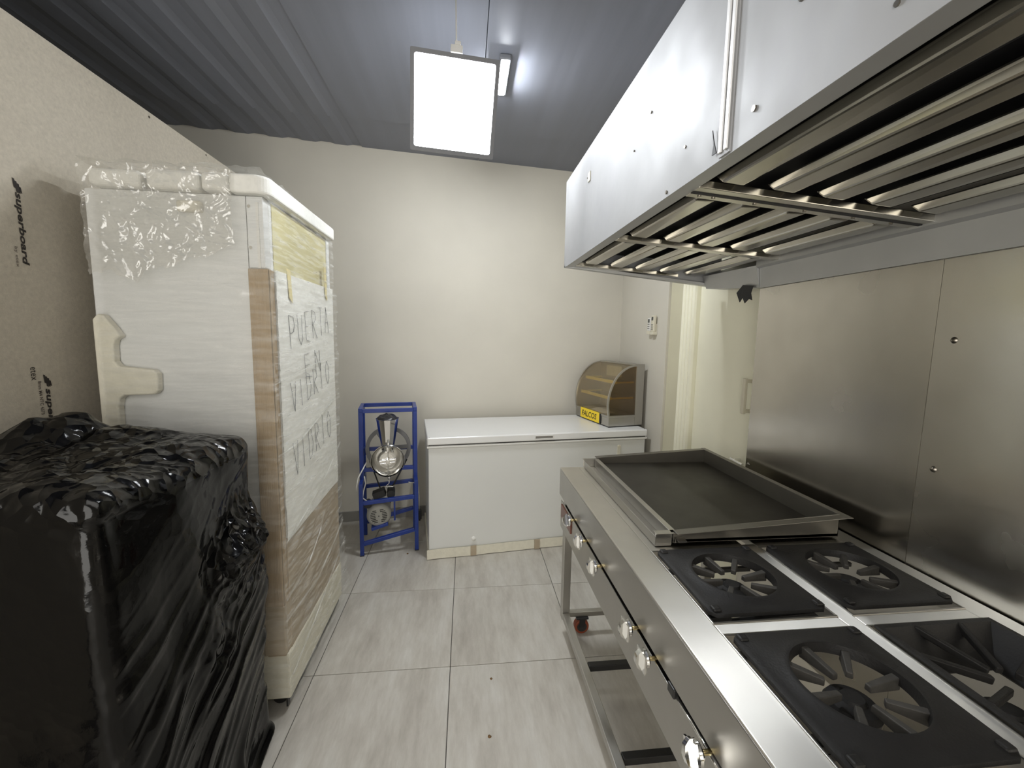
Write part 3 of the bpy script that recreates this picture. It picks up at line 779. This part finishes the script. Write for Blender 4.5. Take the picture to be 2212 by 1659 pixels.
tr.box(TX0, GY0-.012, .915, TX1+.012, GY0+.012, .918).box(TX0-.008, GY1-.012, .915, TX1, GY1+.004, .918)
tr.build('grease_trough', M['steel'], gr, bevel=.0012)
MB().box(GX0+.004, GY0-.03, .895, GX0+.03, GY0-.002, .900).box(GX0+.004, GY0-.004, SZ+.010, GX0+.008, GY0-.001, .90).build('trough_hook', M['steel'], gr)

# ------------------------------------------------------------------ chest freezer
fz = thing('chest_freezer', 'long white chest freezer standing against the back wall', 'freezer', (-.252, 2.735, 0), RB)
FL, FD = 1.612, .64
kw = dict(world=False)
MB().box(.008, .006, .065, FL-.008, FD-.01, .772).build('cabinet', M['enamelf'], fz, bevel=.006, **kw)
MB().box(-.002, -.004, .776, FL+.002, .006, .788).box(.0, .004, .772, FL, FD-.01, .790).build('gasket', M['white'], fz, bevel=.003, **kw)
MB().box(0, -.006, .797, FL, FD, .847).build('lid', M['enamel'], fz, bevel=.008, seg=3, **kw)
MB().box(.01, .006, .788, FL-.01, FD-.02, .798).build('seal', M['dark'], fz, **kw)
hd = MB().box(.735, -.010, .808, .875, -.004, .813).box(.735, -.010, .829, .875, -.004, .834).box(.735, -.010, .808, .742, -.004, .834).box(.868, -.010, .808, .875, -.004, .834)
hd = hd.build('lid_handle', M['white'], fz, bevel=.0015, **kw)
MB().box(.742, -.0068, .813, .868, -.0055, .829).build('handle_recess', M['base'], hd, **kw)
# foam strip base with creased edge
def strip(u, v):
    x = -.006 + (FL+.012)*u
    return (x, -.004 - .006*abs(noise.noise(Vector((x*5, 2.2, 0)))), .004 + .068*v + (.006*noise.noise(Vector((x*4, 0, 0))) if v > .9 else .0) + (.004*abs(noise.noise(Vector((x*6, 5, 0)))) if v < .1 else 0))
MB().grid(strip, 60, 4).build('foam_base_strip', M['foamy'], fz, world=False, smooth=True)
MB().box(0, .002, .002, FL, FD-.01, .066).build('foam_base', M['foamy'], fz, **kw)
for x in (.29, .75):
    MB().box(x, -.0125, .004, x+.04, -.0075, .075).build('base_tape', M['carton2'], fz, **kw)
MB().lathe([(.0001, .009), (.014, .008), (.017, 0)], (.313, .006, .118), (0, -1, 0), 20).build('drain_plug', M['white'], fz, smooth=True, **kw)
MB().box(1.375, -.002, .665, 1.400, .006, .735).build('lock_tape', M['foamy'], fz, **kw)
MB().cyl((1.388, .006, .725), (1.388, -.006, .725), .012, n=16).build('lock', M['ivory'], fz, **kw)
for x in (.015, FL-.015):
    MB().cyl((x, .012, .846), (x, .012, .8485), .004, n=10).build('lid_screw', M['bolt'], fz, **kw)

# ------------------------------------------------------------------ curved-glass display case on the freezer
dc = thing('display_case', 'small curved-glass food display case standing on the chest freezer', 'display case', (1.066, 3.000, .8475), math.radians(12.9))
DL, DD = .52, .30
MB().box(.004, .004, .0, DD-.004, DL-.004, .008).build('foot_strip', M['dark'], dc, **kw)
MB().box(0, 0, .008, DD-.07, DL, .072).build('base', M['steel'], dc, bevel=.002, **kw)
MB().box(-.003, -.003, .072, DD-.07, DL+.003, .090).build('base_rim', M['steel'], dc, bevel=.003, **kw)
MB().box(DD-.07, 0, .008, DD, DL, .478).build('rear_housing', M['steel'], dc, bevel=.002, **kw)
arc = [(.0, .09), (-.006, .13)] + [(.23 - .24*math.sin(a), .17 + .30*math.cos(a)) for a in [PI/2*(1-k/14) for k in range(15)]]
def strip_arc(y0, y1, off=0., th=.004):
    m = MB(); n = len(arc)
    for (y, o) in ((y0, 0), (y1, 0), (y0, th), (y1, th)):
        for (x, z) in arc:
            d = Vector((x-.23, 0, z-.17)); d = d.normalized() if d.length > 0 else d
            m.v.append(Vector((x, y, z)) - d*(o-off))
    for i in range(n-1):
        m.f += [(i, i+1, n+i+1, n+i), (2*n+i, 3*n+i, 3*n+i+1, 2*n+i+1), (i, 2*n+i, 2*n+i+1, i+1), (n+i, n+i+1, 3*n+i+1, 3*n+i)]
    m.f += [(0, n, 3*n, 2*n), (n-1, 3*n-1, 4*n-1, 2*n-1)]
    return m
strip_arc(.012, DL-.012).build('curved_glass', M['cglass'], dc, world=False, smooth=True, angle=.8)
for y in (0, DL-.014):
    strip_arc(y, y+.014, .003, .012).build('arc_trim', M['steel'], dc, world=False, smooth=True, angle=.8)
    poly = arc + [(.23, .09)]
    yy = y + .006
    MB().prism(poly, lambda x, z: (x, yy, z), lambda x, z: (x, yy+.003, z)).build('side_glass', M['cglass2'], dc, **kw)
MB().box(DD-.085, 0, .466, DD-.06, DL, .478).build('top_rail', M['steel'], dc, bevel=.002, **kw)
for z in (.215, .335):
    xs = .03 if z < .3 else .07
    sh = MB().box(xs+.006, .03, z, DD-.075, DL-.03, z+.005).build('shelf', M['shelfg'], dc, **kw)
    MB().box(xs-.004, .03, z-.008, xs+.006, DL-.03, z+.014).build('shelf_edge', M['yellow'], sh, **kw)
    MB().box(xs, .024, z-.004, DD-.075, .03, z+.009).box(xs, DL-.03, z-.004, DD-.075, DL-.024, z+.009).build('shelf_side', M['yellow'], sh, **kw)
MB().box(DD-.074, .20, .36, DD-.0705, .42, .445).build('inner_label', M['foamy'], dc, **kw)
MB().box(.004, .10, .090, .12, .42, .096).build('tray', M['white'], dc, bevel=.003, **kw)
sg = MB().box(-.006, .125, .010, -.002, .425, .092).build('sign_plate', M['sign'], dc, **kw)
MB().box(-.0065, .108, .008, -.001, .125, .088).build('sign_end', M['dark'], dc, **kw)
text_part('sign_lettering', 'FALCOS', M['ink'], sg, (-.0068, .400, .028), (0, -1, 0), (0, 0, 1), length=.235, height=.046, bold=.015, world=False, shear=.15)

# ------------------------------------------------------------------ remote controls on the right wall
for (y, z0, z1, lab, mt) in ((3.045, 1.565, 1.675, 'white slim remote control on the wall, left of the pair', 'white'),
                             (2.985, 1.560, 1.690, 'cream remote control in a wall holder, right of the pair', 'ivory')):
    r_ = thing('remote_control', lab, 'remote control', (XR, y, z0), group='remote controls by the door')
    bd = MB().box(XR-.030, y-.023, z0+.012, XR-.008, y+.023, z1).build('body', M[mt], r_, bevel=.005)
    MB().box(XR-.0315, y-.014, z1-.036, XR-.0295, y+.014, z1-.010).build('display', M['lcd'], bd, bevel=.001)
    for a in range(3):
        for c in (-1, 1):
            MB().box(XR-.0325, y+c*.009-.006, z0+.026+a*.016, XR-.0295, y+c*.009+.006, z0+.034+a*.016).build('button', M['base'], bd, bevel=.001)
    MB().box(XR-.034, y-.026, z0-.012, XR-.0005, y+.026, z0+.012).box(XR-.006, y-.024, z0, XR-.0005, y+.024, z0+.07).build('holder', M['ivory'], r_, bevel=.003)

# ------------------------------------------------------------------ grain mill on a blue stand
ml = thing('grain_mill', 'electric grain mill with steel hopper on a blue tube stand', 'grain mill', (-.715, 2.812, 0), math.radians(9))
MW = .392; T = .026
def post(x, y, z0, z1): MB().box(x-T/2, y-T/2, z0, x+T/2, y+T/2, z1).build('post', M['blue'], ml, world=False, bevel=.002)
def rail(a, b): MB().bar(a, b, T, T).build('rail', M['blue'], ml, world=False, bevel=.002)
h = T/2
YU, YR = .115, .335
for x in (h, MW-h):
    post(x, h, 0, .51); post(x, YU, .50, .985); post(x, YR, 0, .70)
    rail((x, h+h, .497), (x, YR-h, .497))
    rail((x, YU-h, .998), (x, YR+h, .998))
    MB().box(x-T/2-.001, h-T/2-.001, 0, x+T/2+.001, h+T/2+.001, .006).build('foot_cap', M['rubber'], ml, **kw)
    post(x, YR, .70, .985)
rail((T, YU, .992), (MW-T, YU, .992)); rail((T, YR, .998), (MW-T, YR, .998))
rail((T, h, .375), (MW-T, h, .395)); rail((T, h, .085), (MW-T, h, .155)); rail((T, YR, .10), (MW-T, YR, .18))
rail((T, YR, .38), (MW-T, YR, .40))
rail((T, YU, .575), (MW-T, YU, .575)); rail((T, .24, .69), (MW-T, .24, .69)); rail((T, YU, .69), (MW-T, YU, .69)) if False else None
cx = .192
# hopper, bag, mill body
MB().lathe([(.045, .765), (.048, .77), (.075, .945), (.078, .948), (.074, .948), (.044, .78)], (cx, .055, 0), (0, 0, 1), 12).build('hopper', M['chrome'], ml, world=False, smooth=True, angle=.3)
def bagfn(u, v):
    a = 2*PI*u; r_ = .072*math.cos(v*PI/2); z = .940 + .034*math.sin(v*PI/2)*(1+.5*noise.noise(Vector((math.cos(a)*1.7, math.sin(a)*1.7, v*2)))) + .006*noise.noise(Vector((math.cos(a)*6, math.sin(a)*6, v*5)))
    return (cx + r_*math.cos(a), .055 + r_*math.sin(a), z)
MB().grid(bagfn, 32, 10).build('black_bag', M['bagp'], ml, world=False, smooth=True, weld=True)
MB().cyl((cx, .055, .70), (cx, .055, .775), .046, .046, 20).cyl((cx, .0, .672), (cx, .25, .672), .040, n=20).build('mill_body', M['chrome'], ml, world=False, smooth=True, angle=.7)
dz = .668
MB().lathe([(.108, -.012), (.112, -.008), (.108, .0), (.085, .035), (.05, .048), (.0001, .050), (.0001, .044), (.05, .042), (.082, .030), (.104, -.004)], (cx, -.006, dz), (0, 1, 0), 40).build('grinding_dish', M['chrome'], ml, world=False, smooth=True, angle=.9)
MB().lathe([(.0001, -.004), (.055, -.002), (.060, .008), (.056, .03)], (cx, .004, dz), (0, 1, 0), 32).build('grinding_disc', M['steel'], ml, world=False, smooth=True, angle=.5)
cl = MB().bar((cx-.055, -.014, dz-.004), (cx+.055, -.014, dz+.006), .010, .016)
cl.cyl((cx, -.004, dz), (cx, -.034, dz), .014, n=16).bar((cx-.05, -.020, dz-.016), (cx+.05, -.020, dz-.008), .008, .007).bar((cx, -.012, dz+.075), (cx, -.012, dz-.085), .006, .006, (0, 1, 0))
cl.build('clamp_cross', M['chrome'], ml, world=False, bevel=.002)
MB().cyl((cx+.004, -.006, .775), (cx+.004, .03, .80), .012, n=14).tube([(cx+.004, -.008, .76), (cx+.004, -.014, .785), (cx+.004, -.004, .80)], .008, 8).build('hopper_latch', M['chrome'], ml, world=False, smooth=True)
MB().cyl((cx+.006, .01, dz-.108), (cx+.006, .01, dz-.135), .010, n=12).tube([(cx+.006, .01, dz-.13), (cx+.006, .01, dz-.165), (cx-.010, .01, dz-.178), (cx-.018, .008, dz-.188), (cx+.03, .006, dz-.190), (cx+.034, .006, dz-.182)], .0025, 6).build('adjusting_hook', M['chrome'], ml, world=False, smooth=True)
# flywheel
wy, wz, wr_ = .21, .70, .158
fw = MB().lathe([(wr_, -.014), (wr_, .014), (wr_-.026, .012), (wr_-.026, -.012)], (cx, wy, wz), (0, 1, 0), 48, closed=True)
fw.cyl((cx, wy-.025, wz), (cx, wy+.025, wz), .03, n=20)
for a in (0, 2*PI/3, 4*PI/3):
    a += .03
    fw.bar((cx + .02*math.cos(a), wy, wz+.02*math.sin(a)), (cx+(wr_-.015)*math.cos(a), wy, wz+(wr_-.015)*math.sin(a)), .012, .026, (math.sin(a), 0, -math.cos(a)))
fw.build('flywheel', M['grey_iron'], ml, world=False, smooth=True, angle=.6)
# motor
mx_, my0, mz, mr_ = .125, .012, .265, .082
mo = MB().lathe([(.0001, 0), (.058, .0), (.072, .006), (mr_, .022), (mr_, .075), (mr_-.006, .08), (mr_-.006, .20), (.05, .22), (.0001, .22)], (mx_, my0+.02, mz), (0, 1, 0), 40)
mo = mo.build('motor', M['motor'], ml, world=False, smooth=True, angle=.7)
for k in range(8):
    zz = -.042 + k*.012
    hw = math.sqrt(max(0, .056**2 - zz*zz))
    for s_ in (-1, 1):
        a0, a1 = (.012 if abs(zz) > .02 else .022)*s_, hw*s_
        t_ = .12
        P = lambda a, b: (mx_ + a*math.cos(t_) - b*math.sin(t_), my0+.0195, mz + a*math.sin(t_) + b*math.cos(t_))
        MB().bar(P(a0, zz), P(a1, zz), .003, .0052).build('vent_slot', M['dark'], mo, world=False)
MB().cyl((mx_, my0+.021, mz), (mx_, my0+.017, mz), .004, n=10).build('centre_screw', M['dark'], mo, world=False)
MB().cyl((mx_+.02, my0+.24, mz), (mx_+.02, my0+.27, mz), .03, n=18).build('pulley', M['dark'], mo, world=False)
MB().bar((mx_-.035, .06, .405), (mx_+.045, .06, .432), .075, .048).build('switch_box', M['rubber'], ml, world=False, bevel=.005)
MB().cyl((mx_+.083, .03, .415), (mx_+.083, .13, .415), .028, n=20).build('capacitor', M['rubber'], ml, world=False, smooth=True, angle=.7)
MB().cyl((mx_-.072, .05, .345), (mx_-.072, .10, .345), .026, n=18).cyl((mx_-.072, .045, .345), (mx_-.072, .05, .345), .012, n=12).build('terminal_cover', M['dark'], ml, world=False)
MB().bar((mx_-.05, .10, .175), (mx_+.06, .10, .205), .16, .02).bar((mx_+.105, .09, .20), (mx_+.105, .09, .37), .012, .012, (0, 1, 0)).build('motor_bracket', M['blue'], ml, world=False, bevel=.002)
bl = MB().tube([(cx-.128, .20, wz-.09), (cx-.060, .20, .40), (cx-.05, .22, .30)], .0055, 6).tube([(cx+.128, .20, wz-.09), (cx+.02, .20, .40), (cx+.005, .22, .28)], .0055, 6)
bl.build('drive_belt', M['rubber'], ml, world=False, smooth=True)
MB().tube([(.045, .10, .63), (.032, .06, .61), (.0, -.004, .56), (-.012, -.012, .50), (-.012, .0, .46)], .0045, 8).tube([(.035, .05, .55), (.042, .05, .50), (.028, .03, .45), (.022, .02, .41), (.05, .02, .385)], .0045, 8).build('power_cord', M['cord'], ml, world=False, smooth=True)
MB().tube([(MW-.06, .27, .41), (MW+.01, .30, .385), (MW+.022, .36, .25), (MW+.026, .42, .12)], .0035, 8).build('power_cord', M['cord'], ml, world=False, smooth=True)
MB().box(MW+.010, .405, .045, MW+.042, .435, .125).cyl((MW+.026, .42, .045), (MW+.026, .42, .03), .008, n=8).build('plug', M['dark'], ml, world=False, bevel=.005)
MB().box(.02, .21, .655, .06, .27, .705).build('bearing_block', M['blue'], ml, world=False, bevel=.004)

# ------------------------------------------------------------------ wrapped glass-door fridge
fr = thing('wrapped_fridge', 'tall white display fridge wrapped in stretch film with foam and cardboard', 'fridge', (-1.0, 1.97, 0))
FX0, FX1, FY0, FY1 = -1.282, -.715, 1.622, 2.312
MB().box(FX0, FY0, .25, FX1, FY1, 1.992).build('cabinet', M['fridge'], fr, bevel=.004)
MB().box(FX0+.01, FY0-.006, .055, FX1+.022, FY1+.006, .25).build('foam_plinth', M['foamy'], fr, bevel=.008)
for x in (FX0+.06, FX1-.04):
    for y in (FY0+.05, FY1-.06):
        MB().cyl((x, y-.015, .0275), (x, y+.015, .0275), .0275, n=18).build('caster', M['rubber'], fr, bevel=.003)
MB().box(FX1-.002, FY0+.005, .012, FX1+.004, FY1, .055).build('base_gap_shade', M['dark'], fr)  # dark strip standing for the shade in the gap under the fridge
# black gap line, pillars, header light panel
MB().box(-.7705, FY0-.0015, 1.74, -.7690, FY0, 1.99).build('panel_gap', M['dark'], fr)
p_ = MB().box(-.768, FY0-.006, 1.745, -.712, FY0+.06, 1.985).build('corner_pillar', M['fridge'], fr, bevel=.004)
for z in (1.815, 1.955):
    MB().cyl((-.757, FY0-.006, z), (-.757, FY0-.010, z), .0055, n=12).build('screw', M['chrome'], p_)
MB().box(-.735, FY0-.009, 1.745, -.726, FY0-.006, 1.97).build('pillar_rib', M['white'], fr)
MB().box(-.722, FY1-.04, 1.70, -.706, FY1, 1.985).build('corner_pillar', M['fridge'], fr, bevel=.003)
MB().box(-.716, FY0+.06, 1.72, -.711, FY1-.04, 1.985).build('header_panel', M['header'], fr)
# foam cap: separate blocks along the near edge, one long block along the front
def soft(x0, y0, z0, x1, y1, z1, mt='foam', name='foam_block', bv=.016):
    return MB().box(x0, y0, z0, x1, y1, z1).build(name, M[mt], fr, bevel=bv, seg=4, smooth=False)
soft(-1.250, 1.594, 1.995, -1.090, 1.68, 2.052)
soft(-1.072, 1.592, 1.994, -.905, 1.68, 2.058)
soft(-.900, 1.592, 1.994, -.812, 1.68, 2.058)
poly = [(-.810, 1.592)] + [(-.735 + .05*math.sin(a), 1.642 - .05*math.cos(a)) for a in [PI/2*k/8 for k in range(9)]] + [(-.685, 2.335), (-.70, 2.35), (-.810, 2.35)]
MB().prism(poly, lambda x, y: (x, y, 1.994), lambda x, y: (x, y, 2.058)).build('foam_edge', M['foam'], fr, bevel=.012, seg=3)
MB().box(FX0+.02, 1.682, 1.994, -.812, 2.34, 2.035).build('foam_lid', M['foam'], fr, bevel=.006)
# side foam piece (cream, cut-out shape) and small pad
fo = [(-1.270, 1.553), (-1.252, 1.573), (-1.236, 1.568), (-1.206, 1.528), (-1.186, 1.496), (-1.205, 1.485), (-1.211, 1.465), (-1.212, 1.41), (-1.200, 1.393), (-1.092, 1.381), (-1.078, 1.368), (-1.080, 1.308), (-1.092, 1.294), (-1.190, 1.290), (-1.206, 1.278), (-1.212, 1.25), (-1.212, .95), (-1.270, .95)]
MB().prism(fo, lambda x, z: (x, 1.590, z), lambda x, z: (x, 1.6205, z)).build('side_foam', M['foamy'], fr, bevel=.006, seg=3)
soft(-.985, 1.600, 1.925, -.908, 1.6215, 1.962, 'foamy', 'foam_pad', .006)
# corrugated corner guard, white foam door sheet, cardboard below
cg = MB().box(-.768, 1.606, .25, -.700, 1.616, 1.742).box(-.7145, 1.6065, .25, -.700, 1.655, 1.742)
cg.build('corner_guard', M['carton'], fr, bevel=.003)
def edge_sheet(u, v):
    y = 1.655 + .655*u; z = .70 + 1.045*v
    if u == 0: y -= .006*abs(noise.noise(Vector((z*60, 0, 0))))
    return (-.6945 + .0018*fbm(Vector((y*6, z*6, 1)), 3), y, z + (.02*u if v < .01 else 0))
ds = MB().grid(edge_sheet, 30, 60)
ds.box(-.714, 1.658, .71, -.698, 2.308, 1.742)
ds.build('foam_door_sheet', M['foam'], fr, smooth=True, angle=.6)
MB().box(-.714, 1.656, .25, -.6965, FY1-.002, .715).build('door_carton', M['carton2'], fr, bevel=.003)
MB().box(-.780, 1.603, .255, -.698, 1.66, .46).build('corner_carton', M['carton2'], fr, bevel=.004)
for (ya, za, yb_, zb) in ((1.745, 1.765, 1.785, 1.655), (2.175, 1.84, 2.21, 1.70)):
    MB().hexa([(-.6935, ya, za), (-.6935, ya+.034, za), (-.692, ya+.034, za), (-.692, ya, za), (-.6905, yb_-.03, zb), (-.6905, yb_, zb-.02), (-.689, yb_, zb-.02), (-.689, yb_-.03, zb)]).build('tape_strip', M['tape'], fr)
# handwriting on the foam
G = {'P': [[(0, 0), (0, 1), (.7, .95), (.8, .7), (.6, .5), (0, .45)]], 'U': [[(0, 1), (.05, .2), (.35, 0), (.7, .2), (.75, 1)]],
     'E': [[(.75, 1), (0, .95), (0, .05), (.8, 0)], [(0, .5), (.6, .52)]], 'R': [[(0, 0), (0, 1), (.65, .95), (.75, .7), (.1, .5), (.8, 0)]],
     'T': [[(0, 1), (.9, 1)], [(.45, 1), (.45, 0)]], 'A': [[(0, 0), (.4, 1), (.85, 0)], [(.15, .4), (.7, .4)]],
     'N': [[(0, 0), (0, 1), (.7, 0), (.7, 1)]], 'V': [[(0, 1), (.4, 0), (.8, 1)]], 'I': [[(.3, 1), (.3, 0)]],
     'D': [[(0, 0), (0, 1), (.55, .9), (.8, .5), (.55, .1), (0, 0)]], 'O': [[(.4, 1), (.05, .75), (.05, .25), (.4, 0), (.75, .25), (.75, .75), (.4, 1)]]}
def scribble(word, y, z, w, hgt, rise, step):
    m = MB()
    for i, ch in enumerate(word):
        for st in G[ch]:
            pts = []
            for a in range(len(st)-1):
                for q in range(4):
                    t_ = q/4; px, pz = st[a][0]*(1-t_)+st[a+1][0]*t_, st[a][1]*(1-t_)+st[a+1][1]*t_
                    pts.append((px, pz))
            pts.append(st[-1])
            P3 = [(-.6915, y + i*step + px*w - pz*.012 + .003*noise.noise(Vector((i, px*5, pz*5))), z + i*step*rise + pz*hgt*(1 if i % 2 else 1.06) + .004*noise.noise(Vector((px*5, i+7, pz*5)))) for px, pz in pts]
            m.tube(P3, .0010, 5)
    m.build('handwriting', M['pen'], fr)
scribble('PUERTA', 1.755, 1.455, .062, .125, .16, .083)
scribble('EN', 1.90, 1.325, .085, .10, .12, .125)
scribble('VIDRIO', 1.745, 1.20, .062, .115, .16, .083)
scribble('VIDRIO', 1.745, .935, .060, .135, .14, .083)
# stretch film: near face, round the corner and along the front
def film_near(u, v):
    x = -1.246 + (.568)*u; z = .10 + 1.885*v
    d = .010*(1-abs(noise.noise(Vector((x*2.2, z*13 + x*5 - x*z*3, 0))))*1.6)**3 + .005*fbm(Vector((x*4, z*34 + x*9, 7)), 2) + .004*fbm(Vector((x*2, z*3, 4)), 2)
    return (x, 1.5835 - .8*abs(d), z)
MB().grid(film_near, 60, 220).build('stretch_film', M['film'], fr, smooth=True, recalc=False)
def film_front(u, v):
    y = 1.584 + .742*u; z = .10 + 1.62*v
    q = y*.42 - z*.9
    d = .008*(1-abs(noise.noise(Vector((q*12, y*1.6, 9))))*1.6)**3 + .004*fbm(Vector((q*30, y*2, 5)), 2) + .004*fbm(Vector((y*2, z*3, 14)), 2)
    sk = max(0, .45 - z)/.45; 
    return (-.6845 + abs(d) + .03*sk*u, y + .04*sk*u*u, z - .04*(1-v))
MB().grid(film_front, 60, 150).build('stretch_film', M['filmf'], fr, smooth=True, recalc=False)
def film_top(u, v):
    y = 1.60 + .72*u; z = 1.70 + .29*v
    d = .005*fbm(Vector((y*4, (z*14-y*6), 19)), 3)
    return (-.690 + abs(d), y, z)
MB().grid(film_top, 40, 30).build('stretch_film', M['filmf'], fr, smooth=True, recalc=False)
# fold ridges of the film across the front and the corner
for (p, r_) in (([(-.690, 1.60, 1.06), (-.676, 1.75, 1.075), (-.678, 2.0, 1.13), (-.682, 2.32, 1.20)], .0045), ([(-.690, 1.61, .70), (-.676, 1.8, .76), (-.678, 2.1, .84), (-.682, 2.32, .93)], .004),
                ([(-.690, 1.61, .48), (-.672, 1.8, .53), (-.674, 1.95, .60), (-.68, 2.03, .66)], .0035), ([(-.690, 1.60, .40), (-.672, 1.9, .40), (-.670, 2.15, .46), (-.674, 2.30, .50)], .0045),
                ([(-.682, 1.62, .16), (-.668, 1.85, .25), (-.662, 2.10, .34), (-.664, 2.30, .40)], .0045), ([(-.690, 1.60, 1.33), (-.678, 1.8, 1.36), (-.68, 2.3, 1.42)], .0025)):
    MB().tube(p, r_, 6).build('film_fold', M['film'], fr, smooth=True)
# crinkled bubble wrap over the top of the near side
def crs(v): return 1 - abs(noise.noise(v))*1.7
def crinkle(u, v):
    x = -1.246 + .455*u; z = 2.06 - .36*v*(1 - .30*u*u + .10*noise.noise(Vector((u*5, 3, 3))) + .05*noise.noise(Vector((u*17, 3, 8))))
    x += v*.02*noise.noise(Vector((v*7, 1, 0)))*(1 if u > .9 else 0) - (.016*abs(noise.noise(Vector((v*6, 5, 0)))) if u < .02 else 0)
    wv = Vector((x, z, 2)) + .03*Vector((noise.noise(Vector((x*15, z*15, 0))), noise.noise(Vector((x*15, z*15, 5))), 0))
    d = .012*crs(wv*9) + .010*crs(wv*21) + .005*crs(wv*48)
    return (x, 1.580 - .8*max(0, d), z)
MB().grid(crinkle, 150, 110).build('bubble_wrap', M['bubble'], fr, smooth=True, angle=.5, recalc=False)
def crinkle2(u, v):
    x = -1.262 + .56*u; y = 1.575 + .30*v
    wv = Vector((x, y, 9))
    return (x, y, 2.060 + .012*crs(wv*9) + .008*crs(wv*22))
MB().grid(crinkle2, 80, 40).build('bubble_wrap', M['bubble'], fr, smooth=True, angle=.5, recalc=False)

# ------------------------------------------------------------------ black polythene-wrapped box
def black_box():
    bb = thing('wrapped_box', 'large box wrapped in glossy black plastic standing in front of the wrapped fridge', 'package', (-1.02, 1.19, 0))
    cx, cy, cz = -1.022, 1.185, .585
    hx, hy, hz, r = .298, .305, .583, .045
    m = MB()
    def pt(px, py, pz):
        ix = max(-(hx-r), min(hx-r, px)); iy = max(-(hy-r), min(hy-r, py)); iz = max(-(hz-.0), min(hz-r, pz))
        n = Vector((px-ix, py-iy, pz-iz))
        n = n.normalized() if n.length > 1e-9 else Vector((0, 0, 1))
        p = Vector((ix, iy, iz)) + n*r + Vector((cx, cy, cz))
        x, y, z = p
        low = max(0., min(1., (.85 - z)/.55))
        d = 0.
        side = 1 - max(0, n.z)
        # tension folds: rise from lower near to upper far on the sides
        wob = .05*noise.noise(Vector((y*4, z*4, x*4)))
        q = (z - .75*y - .4*x) + wob
        al = (y + z*.6)
        f1 = sridge(Vector((q*7, al*1.3, x*2)))
        f2 = sridge(Vector((q*15 + 3, al*1.8, 8 + x*2)))
        mk = max(.1, min(1, .5 + 1.4*noise.noise(Vector((y*3.1 + 4, z*3.1, x*2)))))
        d += side*max(.15, n.x)*((.002 + .024*low)*f1**5 + mk*(.001 + .011*low)*f2**5)
        d += side*.026*fbm(Vector((y*3.4, z*2.2, x*3.4)), 2)
        # crumpled patch high on the far right edge, and a few smaller ones
        def crease(v): return 1 - abs(noise.noise(v))*1.8
        wv = Vector((x, y, z)) + .02*Vector((noise.noise(p*9), noise.noise(p*9 + Vector((5, 0, 0))), noise.noise(p*9 + Vector((0, 7, 0)))))
        pz_ = z - .855 - .35*(y-1.36)
        cp = math.exp(-((pz_/.075)**2 + ((y-1.37)/.13)**2)) + .5*math.exp(-(((y-1.20)/.06)**2 + ((z-.62)/.07)**2))
        if x > -.85:
            lg = max(0, min(1, (.07 - pz_)/.10)); lg = lg*lg*(3-2*lg)
            d += .036*lg*math.exp(-((y-1.40)/.16)**2)*max(0, min(1, (pz_+.42)/.34))
            d += cp*(.075*facet(wv.y*11, wv.z*11, 3) + .034*facet(wv.y*29, wv.z*29, 9) + .02)
        # crumpled loose top
        if n.z > .25:
            edge = .25 + .75*min(1, max(0, (hx-abs(x-cx))/.12))*min(1, max(0, (hy-abs(y-cy))/.12))
            d += n.z*edge*(.105*facet(wv.x*4.6, wv.y*4.6, 1) + .036*facet(wv.x*11, wv.y*11, 5) + .010*facet(wv.x*30, wv.y*30, 7) + .010)
            d += n.z*.060*math.exp(-(((x+1.19)/.12)**2 + ((y-1.33)/.12)**2))
            d -= n.z*.020*math.exp(-(((x+1.02)/.10)**2 + ((y-1.12)/.10)**2))
        # bulge lower down on the far right corner, where the plastic gathers
        bz = math.exp(-((z-.62)/.16)**2)*max(0, min(1, (y-1.30)/.15))
        p2 = p + n*d
        if n.x > -.3 and x > -1.0: p2.y += .040*bz + .022*low*max(0, min(1, (y-1.30)/.15))
        if x > -.9: p2.x += .012*low + .010*bz
        p2.x = max(p2.x, XL + .006); p2.y = min(p2.y, 1.570 if z < .9 else 1.555)
        if p2.z < .004 or pz <= -hz + 1e-6: p2.z = .003
        return p2
    st = .005
    nx, ny, nz = int(2*hx/st), int(2*hy/st), int(2*hz/st)
    lin = lambda a, h_: -h_ + 2*h_*a
    m.grid(lambda u, v: pt(hx, lin(u, hy), lin(v, hz)), ny, nz)
    m.grid(lambda u, v: pt(lin(u, hx), -hy, lin(v, hz)), nx//2, nz//2)
    m.grid(lambda u, v: pt(lin(1-u, hx), hy, lin(v, hz)), nx, nz)
    m.grid(lambda u, v: pt(-hx, lin(1-u, hy), lin(v, hz)), 20, 40)
    m.grid(lambda u, v: pt(lin(u, hx), lin(v, hy), hz), nx, ny)
    m.build('black_wrap', M['black'], bb, smooth=True, weld=True)
black_box()

# ------------------------------------------------------------------ crumbs on the floor
for (x, y, s_, lab) in ((.118, 1.705, .006, 'tiny brown crumb on the floor nearer the freezer'), (.095, 1.435, .007, 'tiny brown crumb on the floor at the bottom of the photo'), (-.40, 2.83, .007, 'dark speck on the floor under the blue mill stand')):
    m = MB().lathe([(.0001, .004), (s_*.6, .0035), (s_, .001), (s_*.9, 0), (.0001, 0)], (x, y, .0003), (0, 0, 1), 9)
    for v in m.v: v.x += s_*.4*noise.noise(v*300); v.y += s_*.5*noise.noise(v*260)
    tag(m.build('crumb', M['crumb'], smooth=True), lab, 'crumb', 'crumbs on the tiles')
